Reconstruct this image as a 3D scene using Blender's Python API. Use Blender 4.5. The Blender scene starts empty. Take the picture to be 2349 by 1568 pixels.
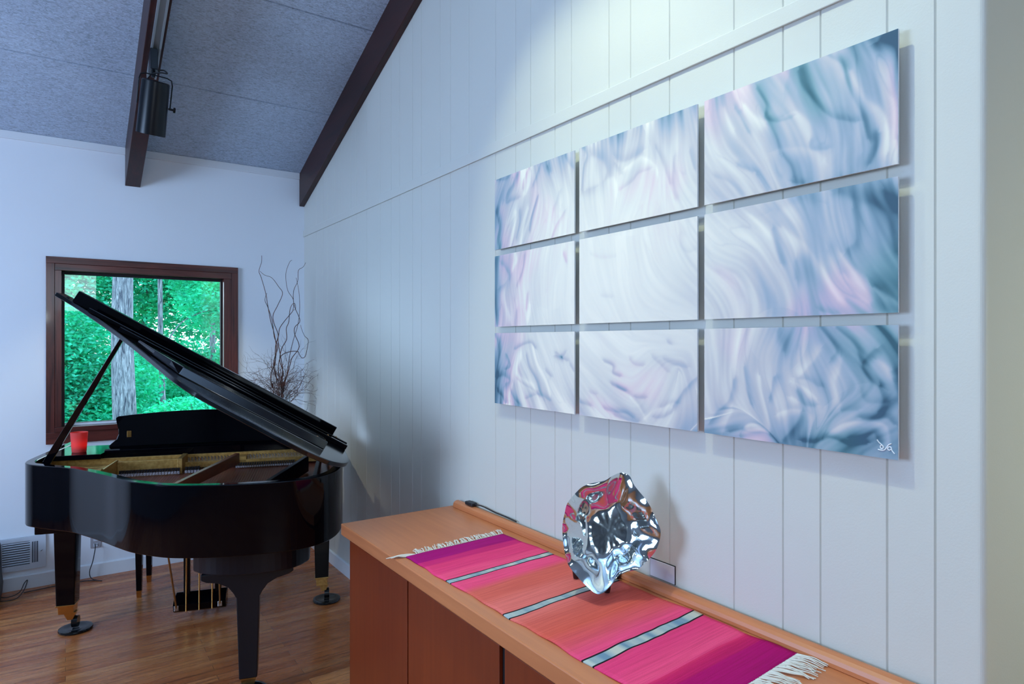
import bpy, bmesh, math, random
import numpy as np
from mathutils import Vector, Matrix

S = bpy.context.scene
COL = S.collection
R = math.radians

# ------------------------------------------------------------------ camera
F, CX = 1483.0, 1174.5
YAW = math.atan((CX - 150.0) / F)
cam_d = bpy.data.cameras.new('camera')
cam_d.sensor_width = 36.0
cam_d.lens = F / 2349.0 * 36.0
cam_d.clip_start = 0.05
cam = bpy.data.objects.new('camera', cam_d)
COL.objects.link(cam)
cam.location = (0, 0, 1.6)
cam.rotation_euler = (R(90), 0, -YAW)
S.camera = cam

# ------------------------------------------------------------------ world, exposure, lights
S.view_settings.view_transform = 'Standard'
S.view_settings.look = 'None'
S.view_settings.gamma = 1.0
S.view_settings.exposure = 0.68
S.view_settings.use_curve_mapping = False

W = bpy.data.worlds.new('world')
S.world = W
W.use_nodes = True
nt = W.node_tree
nt.nodes.clear()
bg = nt.nodes.new('ShaderNodeBackground')
ow = nt.nodes.new('ShaderNodeOutputWorld')
bg.inputs[0].default_value = (0.62, 0.84, 1.0, 1)
bg.inputs[1].default_value = 3.1
nt.links.new(bg.outputs[0], ow.inputs[0])


def area(name, loc, rot, sx, sy, power, color):
    d = bpy.data.lights.new(name, 'AREA')
    d.shape = 'RECTANGLE'
    d.size, d.size_y = sx, sy
    d.energy = power
    d.color = color
    o = bpy.data.objects.new(name, d)
    COL.objects.link(o)
    o.location = loc
    o.rotation_euler = rot
    return o


def spot(name, loc, target, power, color, size, blend, rad=0.03):
    d = bpy.data.lights.new(name, 'SPOT')
    d.energy = power
    d.color = color
    d.spot_size = R(size)
    d.spot_blend = blend
    d.shadow_soft_size = rad
    o = bpy.data.objects.new(name, d)
    COL.objects.link(o)
    o.location = loc
    v = Vector(target) - Vector(loc)
    o.rotation_euler = v.to_track_quat('-Z', 'Y').to_euler()
    return o


DAY = (0.38, 0.58, 1.0)
# daylight through the opening of the left wall, and an unseen bluish fill added behind the viewer
area('daylight_left_far', (-3.28, 2.9, 1.85), (0, R(-90), 0), 1.5, 1.9, 72, DAY)
area('rear_fill', (-0.8, -4.6, 2.6), (R(78), 0, 0), 2.6, 0.8, 26, (0.62, 0.82, 1.0))
# up-light added to brighten the sloping ceiling, as a bounced flash would
bf = area('ceiling_fill', (-0.1, -0.7, 2.2), (R(180 - 28), 0, 0), 0.3, 0.3, 80, (0.52, 0.74, 1.0))
bf.data.spread = R(95)
# lamps of the ceiling track (out of frame, higher up the same track as the visible lamp)
LAMP = (0.90, 1.0, 0.66)
spot('track_lamp_upper', (0.39, 2.38, 3.72), (1.57, 1.62, 1.55), 142, LAMP, 58, 0.5)
spot('track_lamp_highest', (0.39, 1.55, 4.0), (1.57, 1.1, 1.25), 90, LAMP, 70, 0.7)
# the visible lamp shines down beside the piano
spot('track_lamp_visible', (0.395, 3.97, 2.73), (0.5, 4.86, 0.0), 150, (1.0, 0.97, 0.72), 84, 0.6)
# camera-side flash just above the viewer
fl_d = bpy.data.lights.new('flash', 'POINT')
fl_d.energy = 9
fl_d.color = (0.85, 0.95, 1.0)
fl_d.shadow_soft_size = 0.03
fl_o = bpy.data.objects.new('flash', fl_d)
COL.objects.link(fl_o)
fl_o.location = (-0.27, 0.0, 1.93)
# room light in the passage round the corner of the panelled wall
area('passage_light', (2.6, -1.0, 1.5), (R(80), 0, 0), 0.9, 0.9, 9, (0.9, 1.0, 0.74))


# ------------------------------------------------------------------ helpers
def tag(o, label=None, cat=None, group=None, kind=None):
    if label: o['label'] = label
    if cat: o['category'] = cat
    if group: o['group'] = group
    if kind: o['kind'] = kind
    return o


def empty(name, loc=(0, 0, 0), rz=0.0):
    o = bpy.data.objects.new(name, None)
    COL.objects.link(o)
    o.location = loc
    o.rotation_euler = (0, 0, rz)
    o.empty_display_size = 0.1
    return o


def catmull(pts, n=6, closed=False):
    pts = [Vector(p) for p in pts]
    out = []
    N = len(pts)
    rng = range(N if closed else N - 1)
    for i in rng:
        if closed:
            p0, p1, p2, p3 = pts[(i-1) % N], pts[i], pts[(i+1) % N], pts[(i+2) % N]
        else:
            p0, p1, p2, p3 = pts[max(i-1, 0)], pts[i], pts[i+1], pts[min(i+2, N-1)]
        for k in range(n):
            t = k / n
            out.append(0.5 * ((2*p1) + (p2-p0)*t + (2*p0-5*p1+4*p2-p3)*t*t + (3*p1-p0-3*p2+p3)*t**3))
    if not closed:
        out.append(pts[-1])
    return out


class MB:
    def __init__(s, f=None):
        s.v, s.f, s.map = [], [], f

    def add(s, vs, fs):
        b = len(s.v)
        s.v += [tuple(s.map(*v)) if s.map else tuple(v) for v in vs]
        s.f += [tuple(i + b for i in f) for f in fs]
        return s

    def box(s, x0, x1, y0, y1, z0, z1):
        v = [(x, y, z) for x in (x0, x1) for y in (y0, y1) for z in (z0, z1)]
        return s.add(v, [(0, 1, 3, 2), (4, 6, 7, 5), (0, 4, 5, 1), (2, 3, 7, 6), (0, 2, 6, 4), (1, 5, 7, 3)])

    def hexa(s, b4, t4):
        return s.add(list(b4) + list(t4), [(3, 2, 1, 0), (4, 5, 6, 7), (0, 1, 5, 4), (1, 2, 6, 5), (2, 3, 7, 6), (3, 0, 4, 7)])

    def taper(s, x, y, z0, z1, wx0, wy0, wx1, wy1):
        q = lambda wx, wy, z: [(x-wx/2, y-wy/2, z), (x+wx/2, y-wy/2, z), (x+wx/2, y+wy/2, z), (x-wx/2, y+wy/2, z)]
        return s.hexa(q(wx0, wy0, z0), q(wx1, wy1, z1))

    def prism(s, poly, c0, c1, fn=None):
        """poly of 2-D points; fn(p, q, c) -> 3-D point"""
        fn = fn or (lambda p, q, c: (p, q, c))
        n = len(poly)
        v = [fn(p[0], p[1], c0) for p in poly] + [fn(p[0], p[1], c1) for p in poly]
        f = [tuple(range(n))[::-1], tuple(range(n, 2*n))] + [(i, (i+1) % n, n+(i+1) % n, n+i) for i in range(n)]
        return s.add(v, f)

    def tube(s, path, r, seg=8, r1=None, cap=True):
        path = [Vector(p) for p in path]
        n = len(path)
        rings = []
        up = Vector((0, 0, 1))
        t0 = (path[1] - path[0]).normalized()
        a = t0.cross(up)
        if a.length < 1e-3: a = t0.cross(Vector((1, 0, 0)))
        a.normalize()
        vs, fs = [], []
        for i, p in enumerate(path):
            t = (path[min(i+1, n-1)] - path[max(i-1, 0)]).normalized()
            a = (a - t * a.dot(t))
            if a.length < 1e-6: a = t.orthogonal()
            a.normalize()
            b = t.cross(a)
            rr = r if r1 is None else r + (r1 - r) * i / (n - 1)
            for k in range(seg):
                th = 2 * math.pi * k / seg
                vs.append(p + (a * math.cos(th) + b * math.sin(th)) * rr)
        for i in range(n - 1):
            for k in range(seg):
                k2 = (k + 1) % seg
                fs.append((i*seg+k, i*seg+k2, (i+1)*seg+k2, (i+1)*seg+k))
        if cap:
            fs.append(tuple(range(seg))[::-1])
            fs.append(tuple((n-1)*seg + k for k in range(seg)))
        return s.add(vs, fs)

    def lathe(s, prof, c=(0, 0, 0), seg=32, M=None):
        vs, fs = [], []
        n = len(prof)
        for r, z in prof:
            for k in range(seg):
                th = 2 * math.pi * k / seg
                v = Vector((r * math.cos(th), r * math.sin(th), z))
                if M is not None: v = M @ v
                vs.append(v + Vector(c))
        for i in range(n - 1):
            for k in range(seg):
                k2 = (k + 1) % seg
                fs.append((i*seg+k, i*seg+k2, (i+1)*seg+k2, (i+1)*seg+k))
        if prof[0][0] > 1e-6: fs.append(tuple(range(seg))[::-1])
        if prof[-1][0] > 1e-6: fs.append(tuple((n-1)*seg + k for k in range(seg)))
        return s.add(vs, fs)

    def build(s, name, mat, parent=None, smooth=False, bevel=0.0, loc=None, bseg=2, recalc=True, merge=True):
        me = bpy.data.meshes.new(name)
        me.from_pydata([tuple(v) for v in s.v], [], s.f)
        if recalc or merge:
            bm = bmesh.new()
            bm.from_mesh(me)
            if merge: bmesh.ops.remove_doubles(bm, verts=bm.verts, dist=1e-5)
            if recalc: bmesh.ops.recalc_face_normals(bm, faces=bm.faces)
            bm.to_mesh(me)
            bm.free()
        if smooth:
            me.polygons.foreach_set('use_smooth', [True] * len(me.polygons))
            try: me.set_sharp_from_angle(angle=R(40))
            except Exception: pass
        me.materials.append(mat)
        o = bpy.data.objects.new(name, me)
        COL.objects.link(o)
        if parent: o.parent = parent
        if loc: o.location = loc
        if bevel:
            m = o.modifiers.new('bevel', 'BEVEL')
            m.width = bevel
            m.segments = bseg
            m.limit_method = 'ANGLE'
            m.angle_limit = R(35)
            m.harden_normals = False
        return o


# ------------------------------------------------------------------ materials
def srgb(r, g, b):
    f = lambda c: ((c/255) / 12.92) if c/255 <= 0.04045 else (((c/255) + 0.055) / 1.055) ** 2.4
    return (f(r), f(g), f(b), 1)


def mat(name, color, rough=0.5, metal=0.0, spec=0.5, coat=0.0, trans=0.0, ior=1.5):
    m = bpy.data.materials.new(name)
    m.use_nodes = True
    b = m.node_tree.nodes['Principled BSDF']
    b.inputs['Base Color'].default_value = color
    b.inputs['Roughness'].default_value = rough
    b.inputs['Metallic'].default_value = metal
    b.inputs['Specular IOR Level'].default_value = spec
    b.inputs['Coat Weight'].default_value = coat
    b.inputs['Coat Roughness'].default_value = 0.08
    b.inputs['Transmission Weight'].default_value = trans
    b.inputs['IOR'].default_value = ior
    return m


class NB:
    """tiny node builder on a Principled material"""
    def __init__(s, m):
        s.t = m.node_tree
        s.b = s.t.nodes['Principled BSDF']

    def n(s, typ, ins=None, **kw):
        x = s.t.nodes.new(typ)
        for k, v in kw.items(): setattr(x, k, v)
        for k, v in (ins or {}).items():
            if isinstance(v, bpy.types.NodeSocket): s.t.links.new(v, x.inputs[k])
            else: x.inputs[k].default_value = v
        return x

    def pos(s): return s.n('ShaderNodeNewGeometry').outputs['Position']

    def obj(s): return s.n('ShaderNodeTexCoord').outputs['Object']

    def scale(s, vec, sc, rot=(0, 0, 0)):
        return s.n('ShaderNodeMapping', {'Vector': vec, 'Scale': sc, 'Rotation': rot}).outputs[0]

    def noise(s, vec, scale, detail=3, rough=0.5, dist=0.0):
        return s.n('ShaderNodeTexNoise', {'Vector': vec, 'Scale': scale, 'Detail': detail, 'Roughness': rough, 'Distortion': dist}).outputs['Fac']

    def ramp(s, fac, stops, interp='LINEAR'):
        r = s.n('ShaderNodeValToRGB', {'Fac': fac})
        e = r.color_ramp.elements
        r.color_ramp.interpolation = interp
        while len(e) < len(stops): e.new(0.5)
        for i, (p, c) in enumerate(stops):
            e[i].position = p
            e[i].color = c
        return r.outputs['Color']

    def mix(s, fac, a, b, mode='MIX'):
        x = s.n('ShaderNodeMix', data_type='RGBA', blend_type=mode)
        for k, v in ((0, fac), (6, a), (7, b)):
            if isinstance(v, bpy.types.NodeSocket): s.t.links.new(v, x.inputs[k])
            else: x.inputs[k].default_value = v
        return x.outputs[2]

    def bump(s, h, strength=0.3, dist=0.01):
        x = s.n('ShaderNodeBump', {'Height': h, 'Strength': strength, 'Distance': dist})
        s.t.links.new(x.outputs[0], s.b.inputs['Normal'])

    def color(s, c): s.t.links.new(c, s.b.inputs['Base Color'])

    def rough(s, c): s.t.links.new(c, s.b.inputs['Roughness'])


def g(v, a=1): return (v, v, v, a)


M = {}
# painted walls
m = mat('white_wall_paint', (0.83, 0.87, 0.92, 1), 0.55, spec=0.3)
k = NB(m)
n1 = k.noise(k.pos(), 220, 2)
k.bump(n1, 0.12, 0.002)
M['wall'] = m
m = mat('panel_wall_dimmed', (0.64, 0.635, 0.585, 1), 0.5, spec=0.3)  # toned darker than the back wall, standing in for weaker light here
k = NB(m)
n1 = k.noise(k.pos(), 220, 2)
k.bump(n1, 0.12, 0.002)
M['panel'] = m
m = mat('white_trim_paint', (0.78, 0.81, 0.84, 1), 0.4, spec=0.4)
M['trim'] = m
M['rearwall'] = mat('slate_grey_paint', (0.26, 0.30, 0.35, 1), 0.6)
# fibre ceiling boards
m = mat('fibre_ceiling_board', (0.3, 0.32, 0.34, 1), 0.95, spec=0.1)
k = NB(m)
p = k.pos()
a = k.noise(k.scale(p, (40, 120, 120)), 1.0, 4, 0.65, 1.4)
b = k.noise(k.scale(p, (2.2, 2.2, 2.2)), 1.0, 3, 0.6)
c = k.ramp(a, [(0.33, (0.20, 0.24, 0.30, 1)), (0.55, (0.54, 0.65, 0.80, 1)), (0.75, (0.66, 0.78, 0.92, 1))])
c = k.mix(0.35, c, k.ramp(b, [(0.3, (0.40, 0.48, 0.60, 1)), (0.7, (0.60, 0.70, 0.84, 1))]))
k.color(c)
k.bump(a, 0.7, 0.006)
M['ceiling'] = m


def wood(name, dark, light, axis=0, sc=1.0, rough=0.35, coat=0.0, contrast=(0.3, 0.7), local=False, stretch=14):
    m = mat(name, light, rough, coat=coat)
    k = NB(m)
    p = k.obj() if local else k.pos()
    s3 = [stretch * sc] * 3
    s3[axis] = 1.1 * sc
    a = k.noise(k.scale(p, tuple(s3)), 1.0, 6, 0.65, 0.9)
    s3 = [90 * sc] * 3
    s3[axis] = 3.0 * sc
    b = k.noise(k.scale(p, tuple(s3)), 1.0, 2, 0.5)
    c = k.ramp(a, [(contrast[0], dark), (contrast[1], light)])
    c = k.mix(0.22, c, k.ramp(b, [(0.35, dark), (0.65, light)]))
    k.color(c)
    k.bump(b, 0.08, 0.001)
    return m


M['beam'] = wood('dark_stained_beam', (0.012, 0.003, 0.003, 1), (0.055, 0.011, 0.008, 1), 1, 1.0, 0.42)
M['frame'] = wood('red_brown_window_wood', (0.028, 0.005, 0.006, 1), (0.15, 0.032, 0.022, 1), 2, 1.3, 0.3, coat=0.25, contrast=(0.34, 0.62))
M['frame_h'] = wood('red_brown_window_wood_across', (0.028, 0.005, 0.006, 1), (0.15, 0.032, 0.022, 1), 0, 1.3, 0.3, coat=0.25, contrast=(0.34, 0.62))
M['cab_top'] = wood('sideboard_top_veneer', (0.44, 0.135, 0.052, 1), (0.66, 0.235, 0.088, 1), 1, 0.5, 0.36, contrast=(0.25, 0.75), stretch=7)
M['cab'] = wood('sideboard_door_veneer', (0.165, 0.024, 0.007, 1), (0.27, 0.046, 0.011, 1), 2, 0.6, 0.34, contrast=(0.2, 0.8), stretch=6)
M['cab_dark'] = mat('gap_shade_and_dark_parts', (0.006, 0.004, 0.006, 1), 0.6)  # near-black: shade of the recess painted in; also dark sash and gasket

# floor: strip parquet
m = mat('oak_strip_floor', (0.4, 0.14, 0.05, 1), 0.24, spec=0.5)
k = NB(m)
p = k.pos()
br = k.n('ShaderNodeTexBrick', {'Vector': p, 'Color1': g(0.0), 'Color2': g(1.0), 'Mortar': g(0.5), 'Scale': 1.0,
                               'Mortar Size': 0.0009, 'Mortar Smooth': 0.1, 'Brick Width': 0.95, 'Row Height': 0.057, 'Bias': 0.0})
br.offset = 0.37
br.offset_frequency = 2
gr = k.noise(k.scale(p, (3.0, 46, 1)), 1.0, 5, 0.65, 1.2)
gr2 = k.noise(k.scale(p, (14, 190, 1)), 1.0, 3, 0.6, 0.4)
tone = k.ramp(br.outputs['Color'], [(0.0, (0.44, 0.12, 0.032, 1)), (0.5, (0.58, 0.18, 0.052, 1)), (1.0, (0.70, 0.27, 0.09, 1))])
grain = k.ramp(gr, [(0.32, (0.50, 0.42, 0.36, 1)), (0.5, (0.95, 0.93, 0.9, 1)), (0.72, (1.1, 1.1, 1.1, 1))])
c = k.mix(1.0, tone, grain, 'MULTIPLY')
c = k.mix(0.4, c, k.mix(1.0, c, k.ramp(gr2, [(0.4, g(0.55)), (0.6, g(1.15))]), 'MULTIPLY'))
c = k.mix(br.outputs['Fac'], c, (0.07, 0.022, 0.012, 1))
k.color(c)
k.bump(gr2, 0.05, 0.001)
k.rough(k.ramp(gr, [(0.3, g(0.34)), (0.7, g(0.2))]))
M['floor'] = m

M['black'] = mat('black_piano_lacquer', (0.0012, 0.0014, 0.0028, 1), 0.06, spec=0.2)
M['lidblack'] = mat('black_lid_lacquer', (0.0015, 0.0018, 0.003, 1), 0.10, spec=0.75)
M['satin'] = mat('black_satin_lacquer', (0.0055, 0.007, 0.012, 1), 0.32, spec=0.35)
M['rubber'] = mat('black_rubber', (0.01, 0.01, 0.012, 1), 0.5)
M['cup'] = mat('black_glossy_cup', (0.006, 0.007, 0.008, 1), 0.12)
M['brass'] = mat('brass', (0.62, 0.34, 0.10, 1), 0.25, metal=1.0)
M['brass_dull'] = mat('brass_rod', (0.36, 0.17, 0.055, 1), 0.4, metal=0.8)
m = mat('gold_bronze_plate', (0.60, 0.36, 0.10, 1), 0.38, metal=0.55)
k = NB(m)
n1 = k.noise(k.pos(), 60, 3)
k.color(k.ramp(n1, [(0.3, (0.46, 0.25, 0.06, 1)), (0.7, (0.68, 0.42, 0.13, 1))]))
M['plate'] = m
M['strut'] = wood('bronze_brown_strut', (0.16, 0.034, 0.009, 1), (0.34, 0.08, 0.02, 1), 1, 1.0, 0.35, local=True)
m = mat('soundboard_varnish', (0.22, 0.04, 0.02, 1), 0.32)
k = NB(m)
p = k.obj()
n1 = k.noise(k.scale(p, (90, 4, 1)), 1.0, 3)
n2 = k.noise(p, 400, 2)
c = k.ramp(n1, [(0.3, (0.26, 0.045, 0.022, 1)), (0.7, (0.42, 0.10, 0.05, 1))])
k.color(k.mix(0.35, c, k.ramp(n2, [(0.4, (0.12, 0.025, 0.02, 1)), (0.7, (0.5, 0.20, 0.14, 1))])))
M['board'] = m
M['felt'] = mat('white_felt', (0.62, 0.60, 0.66, 1), 0.9, spec=0.1)
M['redfelt'] = mat('red_felt', (0.4, 0.02, 0.05, 1), 0.9, spec=0.1)
M['steel'] = mat('steel', (0.55, 0.56, 0.58, 1), 0.25, metal=1.0)
M['string'] = mat('piano_wire', (0.36, 0.24, 0.2, 1), 0.35, metal=0.9)
M['ivory'] = mat('key_white', (0.75, 0.74, 0.7, 1), 0.25)
M['silver'] = mat('polished_silvery_metal', (0.70, 0.77, 0.78, 1), 0.09, metal=1.0)
k = NB(M['silver'])
k.bump(k.noise(k.pos(), 30, 2), 0.16, 0.004)
M['glass'] = mat('clear_glass', (0.96, 0.99, 1.0, 1), 0.0, trans=1.0, ior=1.5)
M['lampblack'] = mat('black_lamp_enamel', (0.004, 0.006, 0.009, 1), 0.30, spec=0.3)
M['track'] = mat('aluminium_track', (0.42, 0.47, 0.50, 1), 0.35, metal=0.6)
M['cable'] = mat('black_cable', (0.012, 0.012, 0.016, 1), 0.5)
M['vent'] = mat('white_vent_enamel', (0.62, 0.68, 0.76, 1), 0.35)
M['ventdark'] = mat('duct_shadow_grey', (0.03, 0.04, 0.06, 1), 0.7)
M['outlet'] = mat('grey_socket_plate', (0.40, 0.39, 0.42, 1), 0.4)
M['stand'] = mat('dark_rosewood', (0.020, 0.007, 0.008, 1), 0.3)
M['wallplate'] = mat('pale_plate', (0.68, 0.70, 0.76, 1), 0.45)
M['fringe'] = mat('cream_cotton', (0.72, 0.68, 0.60, 1), 0.9, spec=0.1)
m = mat('willow_bark', (0.09, 0.03, 0.02, 1), 0.6)
k = NB(m)
n1 = k.noise(k.pos(), 30, 2)
k.color(k.ramp(n1, [(0.35, (0.030, 0.018, 0.016, 1)), (0.65, (0.13, 0.035, 0.018, 1))]))
M['twig'] = m


def emit(name, color, strength):
    m = bpy.data.materials.new(name)
    m.use_nodes = True
    t = m.node_tree
    t.nodes.clear()
    e = t.nodes.new('ShaderNodeEmission')
    o = t.nodes.new('ShaderNodeOutputMaterial')
    e.inputs[0].default_value = color
    e.inputs[1].default_value = strength
    t.links.new(e.outputs[0], o.inputs[0])
    return m


M['bulb'] = emit('glowing_bulb', (1.0, 0.98, 0.75, 1), 6.0)
M['led'] = emit('red_led', (1.0, 0.02, 0.02, 1), 3.0)
M['flame'] = emit('candle_flame', (1.0, 0.35, 0.12, 1), 14.0)

# thin window pane: clear with fresnel reflection
m = bpy.data.materials.new('window_glass')
m.use_nodes = True
t = m.node_tree
t.nodes.clear()
tr = t.nodes.new('ShaderNodeBsdfTransparent')
gl = t.nodes.new('ShaderNodeBsdfGlossy')
fr = t.nodes.new('ShaderNodeFresnel')
mx = t.nodes.new('ShaderNodeMixShader')
oo = t.nodes.new('ShaderNodeOutputMaterial')
gl.inputs['Roughness'].default_value = 0.01
fr.inputs['IOR'].default_value = 1.5
t.links.new(fr.outputs[0], mx.inputs[0])
t.links.new(tr.outputs[0], mx.inputs[1])
t.links.new(gl.outputs[0], mx.inputs[2])
t.links.new(mx.outputs[0], oo.inputs[0])
M['pane'] = m

# red frosted candle glass
m = mat('red_frosted_glass', (0.80, 0.15, 0.13, 1), 0.5)
m.node_tree.nodes['Principled BSDF'].inputs['Subsurface Weight'].default_value = 0.0
t = m.node_tree
tl = t.nodes.new('ShaderNodeBsdfTranslucent')
tl.inputs[0].default_value = (0.9, 0.16, 0.13, 1)
mx = t.nodes.new('ShaderNodeMixShader')
mx.inputs[0].default_value = 0.55
t.links.new(t.nodes['Principled BSDF'].outputs[0], mx.inputs[1])
t.links.new(tl.outputs[0], mx.inputs[2])
t.links.new(mx.outputs[0], t.nodes['Material Output'].inputs[0])
M['redglass'] = m

# ------------------------------------------------------------------ the room
WX, WY, HC, K = 1.589, 5.255, 2.95, 0.36      # right wall, back wall, eaves height, roof pitch
RIDGE = 0.0


def ceil_z(y):
    if y >= RIDGE: return HC + K * (WY - y)
    return HC + K * (WY - RIDGE) - K * (RIDGE - y)


def struct(o):
    o['kind'] = 'structure'
    return o


XL, YB = -3.2, -5.0
struct(MB().box(XL - 0.1, 5.0, YB - 0.1, WY + 0.1, -0.12, 0.0).build('floor', M['floor']))

# panelled right wall: extruded profile with grooves, top cut to the roof line
GR = [4.946, 4.789, 4.688, 4.53, 4.427, 4.213, 4.111, 3.939, 3.723, 3.559, 3.442, 3.273, 3.166, 2.951, 2.844, 2.662, 2.43,
      2.272, 2.164, 2.002, 1.901, 1.694, 1.587, 1.414, 1.172, 1.017, .912, .749, .647]
YE = 0.551
prof = [(WX, WY)]
for y in GR:
    w = 0.0027
    prof += [(WX, y + w), (WX + 0.0042, y - w * 0.55), (WX, y - w)]
# rounded outside corner
for i in range(7):
    th = R(90 * i / 6)
    prof.append((WX + 0.014 - 0.014 * math.cos(th), YE + 0.014 - 0.014 * math.sin(th)))
prof += [(4.8, YE)]
mb = MB()
n = len(prof)
vs = [(x, y, 0.0) for x, y in prof] + [(x, y, ceil_z(y) + 0.02) for x, y in prof]
mb.add(vs, [(i, i + 1, n + i + 1, n + i) for i in range(n - 1)])
bk = [(4.8, YE), (4.8, YE + 0.1), (WX + 0.1, YE + 0.1), (WX + 0.1, WY), (WX, WY)]
n = len(bk)
mb.add([(x, y, 0.0) for x, y in bk] + [(x, y, ceil_z(y) + 0.02) for x, y in bk], [(i, i + 1, n + i + 1, n + i) for i in range(n - 1)])
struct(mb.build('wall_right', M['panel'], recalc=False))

# batten over the panel joint
mb = MB()
mb.box(WX - 0.009, WX, YE + 0.012, WY - 0.001, 2.447, 2.497)
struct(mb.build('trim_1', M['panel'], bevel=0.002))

# back wall with the window opening
OX0, OX1, OZ0, OZ1 = -0.028, 0.985, 1.03, 2.078
mb = MB()
for (x0, x1, z0, z1) in ((XL - 0.1, OX0, 0, HC + 0.05), (OX1, WX + 0.1, 0, HC + 0.05), (OX0, OX1, 0, OZ0), (OX0, OX1, OZ1, HC + 0.05)):
    mb.box(x0, x1, WY, WY + 0.14, z0, z1)
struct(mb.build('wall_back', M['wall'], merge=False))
struct(MB().box(XL, WX - 0.041, WY - 0.019, WY, 2.904, HC + 0.004).build('trim_2', M['trim'], bevel=0.002))

# left wall with two window openings, wall behind the viewer with one
mb = MB()
ys = [(YB - 0.1, 1.9), (3.9, WY + 0.1)]
for y0, y1 in ys: mb.box(XL - 0.12, XL, y0, y1, 0, 5.0)
for y0, y1 in ((1.9, 3.9),):
    mb.box(XL - 0.12, XL, y0, y1, 0, 1.05)
    mb.box(XL - 0.12, XL, y0, y1, 2.65, 5.0)
struct(mb.build('wall_left', M['rearwall'], merge=False))
mb = MB()
mb.box(XL - 0.1, 5.0, YB - 0.12, YB, 0, 5)
struct(mb.build('wall_rear', M['rearwall'], merge=False))
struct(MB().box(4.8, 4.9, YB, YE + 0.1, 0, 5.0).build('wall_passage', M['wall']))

# sloping ceiling with seams, ridge over the viewer
mb = MB()
pr = [(WY + 0.1, HC - K * 0.1)]
for y in (4.525, 3.735, 2.945, 2.155, 1.365, 0.575):
    pr += [(y + 0.005, ceil_z(y + 0.005)), (y + 0.004, ceil_z(y) + 0.022), (y - 0.004, ceil_z(y) + 0.022), (y - 0.005, ceil_z(y - 0.005))]
pr += [(RIDGE, ceil_z(RIDGE)), (YB - 0.1, ceil_z(YB - 0.1))]
n = len(pr)
mb.add([(XL - 0.1, y, z) for y, z in pr] + [(5.0, y, z) for y, z in pr], [(i, n + i, n + i + 1, i + 1) for i in range(n - 1)])
mb.add([(XL - 0.1, y, z + 0.15) for y, z in pr] + [(5.0, y, z + 0.15) for y, z in pr], [(i, i + 1, n + i + 1, n + i) for i in range(n - 1)])
struct(mb.build('ceiling', M['ceiling'], recalc=False))

# baseboards
struct(MB().prism([(0, 0), (0.012, 0), (0.012, 0.083), (0.007, 0.09), (0, 0.09)], XL, WX, lambda p, q, c: (c, WY - p, q)).build('baseboard_back', M['trim']))
struct(MB().prism([(0, 0), (0.012, 0), (0.012, 0.083), (0.007, 0.09), (0, 0.09)], YE, WY, lambda p, q, c: (WX - p, c, q)).build('baseboard_right', M['trim']))


# roof beams
def beam(name, x0, x1, label, y0=5.254, y1=0.0, dep=0.26):
    zb = lambda y: ceil_z(y) - dep
    mb = MB()
    mb.hexa([(x0, y0, zb(y0)), (x1, y0, zb(y0)), (x1, y1, zb(y1)), (x0, y1, zb(y1))],
            [(x0, y0, ceil_z(y0) + 0.002), (x1, y0, ceil_z(y0) + 0.002), (x1, y1, ceil_z(y1) + 0.002), (x0, y1, ceil_z(y1) + 0.002)])
    o = mb.build(name, M['beam'], bevel=0.003)
    return struct(o)


beam('trim_3', 0.343, 0.436, '')
beam('trim_4', WX - 0.040, WX, '')
beam('trim_5', -1.15, -1.057, '')

# ---- window
mb = MB()
win = tag(empty('window_1', (0.49, WY, 1.5)), 'square picture window in dark red brown wood frame behind the piano', 'window', kind='structure')
off = Vector((-0.49, -WY, -1.5))


def wpart(mb, name, mt, bevel=0.0015):
    o = mb.build(name, mt, win, bevel=bevel, merge=False)
    o.location = off
    return o


o = wpart(MB().box(-0.106, 1.082, WY - 0.022, WY, 2.121, 2.165), 'casing', M['frame_h'])
o = wpart(MB().box(-0.106, 1.082, WY - 0.022, WY, 0.925, 1.000), 'casing', M['frame_h'])
o = wpart(MB().box(-0.106, -0.059, WY - 0.022, WY, 1.000, 2.121), 'casing', M['frame'])
o = wpart(MB().box(1.035, 1.082, WY - 0.022, WY, 1.000, 2.121), 'casing', M['frame'])
o = wpart(MB().box(-0.0585, 1.0345, WY - 0.018, WY + 0.13, 2.076, 2.1205), 'jamb', M['frame_h'])
o = wpart(MB().box(-0.0585, 1.0345, WY - 0.034, WY + 0.13, 1.0005, 1.034), 'sill', M['frame_h'])
o = wpart(MB().box(-0.0585, -0.021, WY - 0.018, WY + 0.13, 1.0345, 2.0755), 'jamb', M['frame'])
o = wpart(MB().box(0.982, 1.0345, WY - 0.018, WY + 0.13, 1.0345, 2.0755), 'jamb', M['frame'])
mb = MB()
mb.box(-0.021, -0.004, WY + 0.05, WY + 0.09, 1.035, 2.075).box(0.972, 0.982, WY + 0.05, WY + 0.09, 1.035, 2.075)
mb.box(-0.004, 0.972, WY + 0.05, WY + 0.09, 2.058, 2.075).box(-0.004, 0.972, WY + 0.05, WY + 0.09, 1.035, 1.052)
o = wpart(mb, 'sash', M['cab_dark'])
o = wpart(MB().box(-0.004, 0.972, WY + 0.068, WY + 0.074, 1.052, 2.058), 'pane', M['pane'], 0)
o = wpart(MB().box(-0.004, 0.972, WY + 0.044, WY + 0.066, 1.0345, 1.050), 'glazing_bead', M['trim'])

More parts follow.
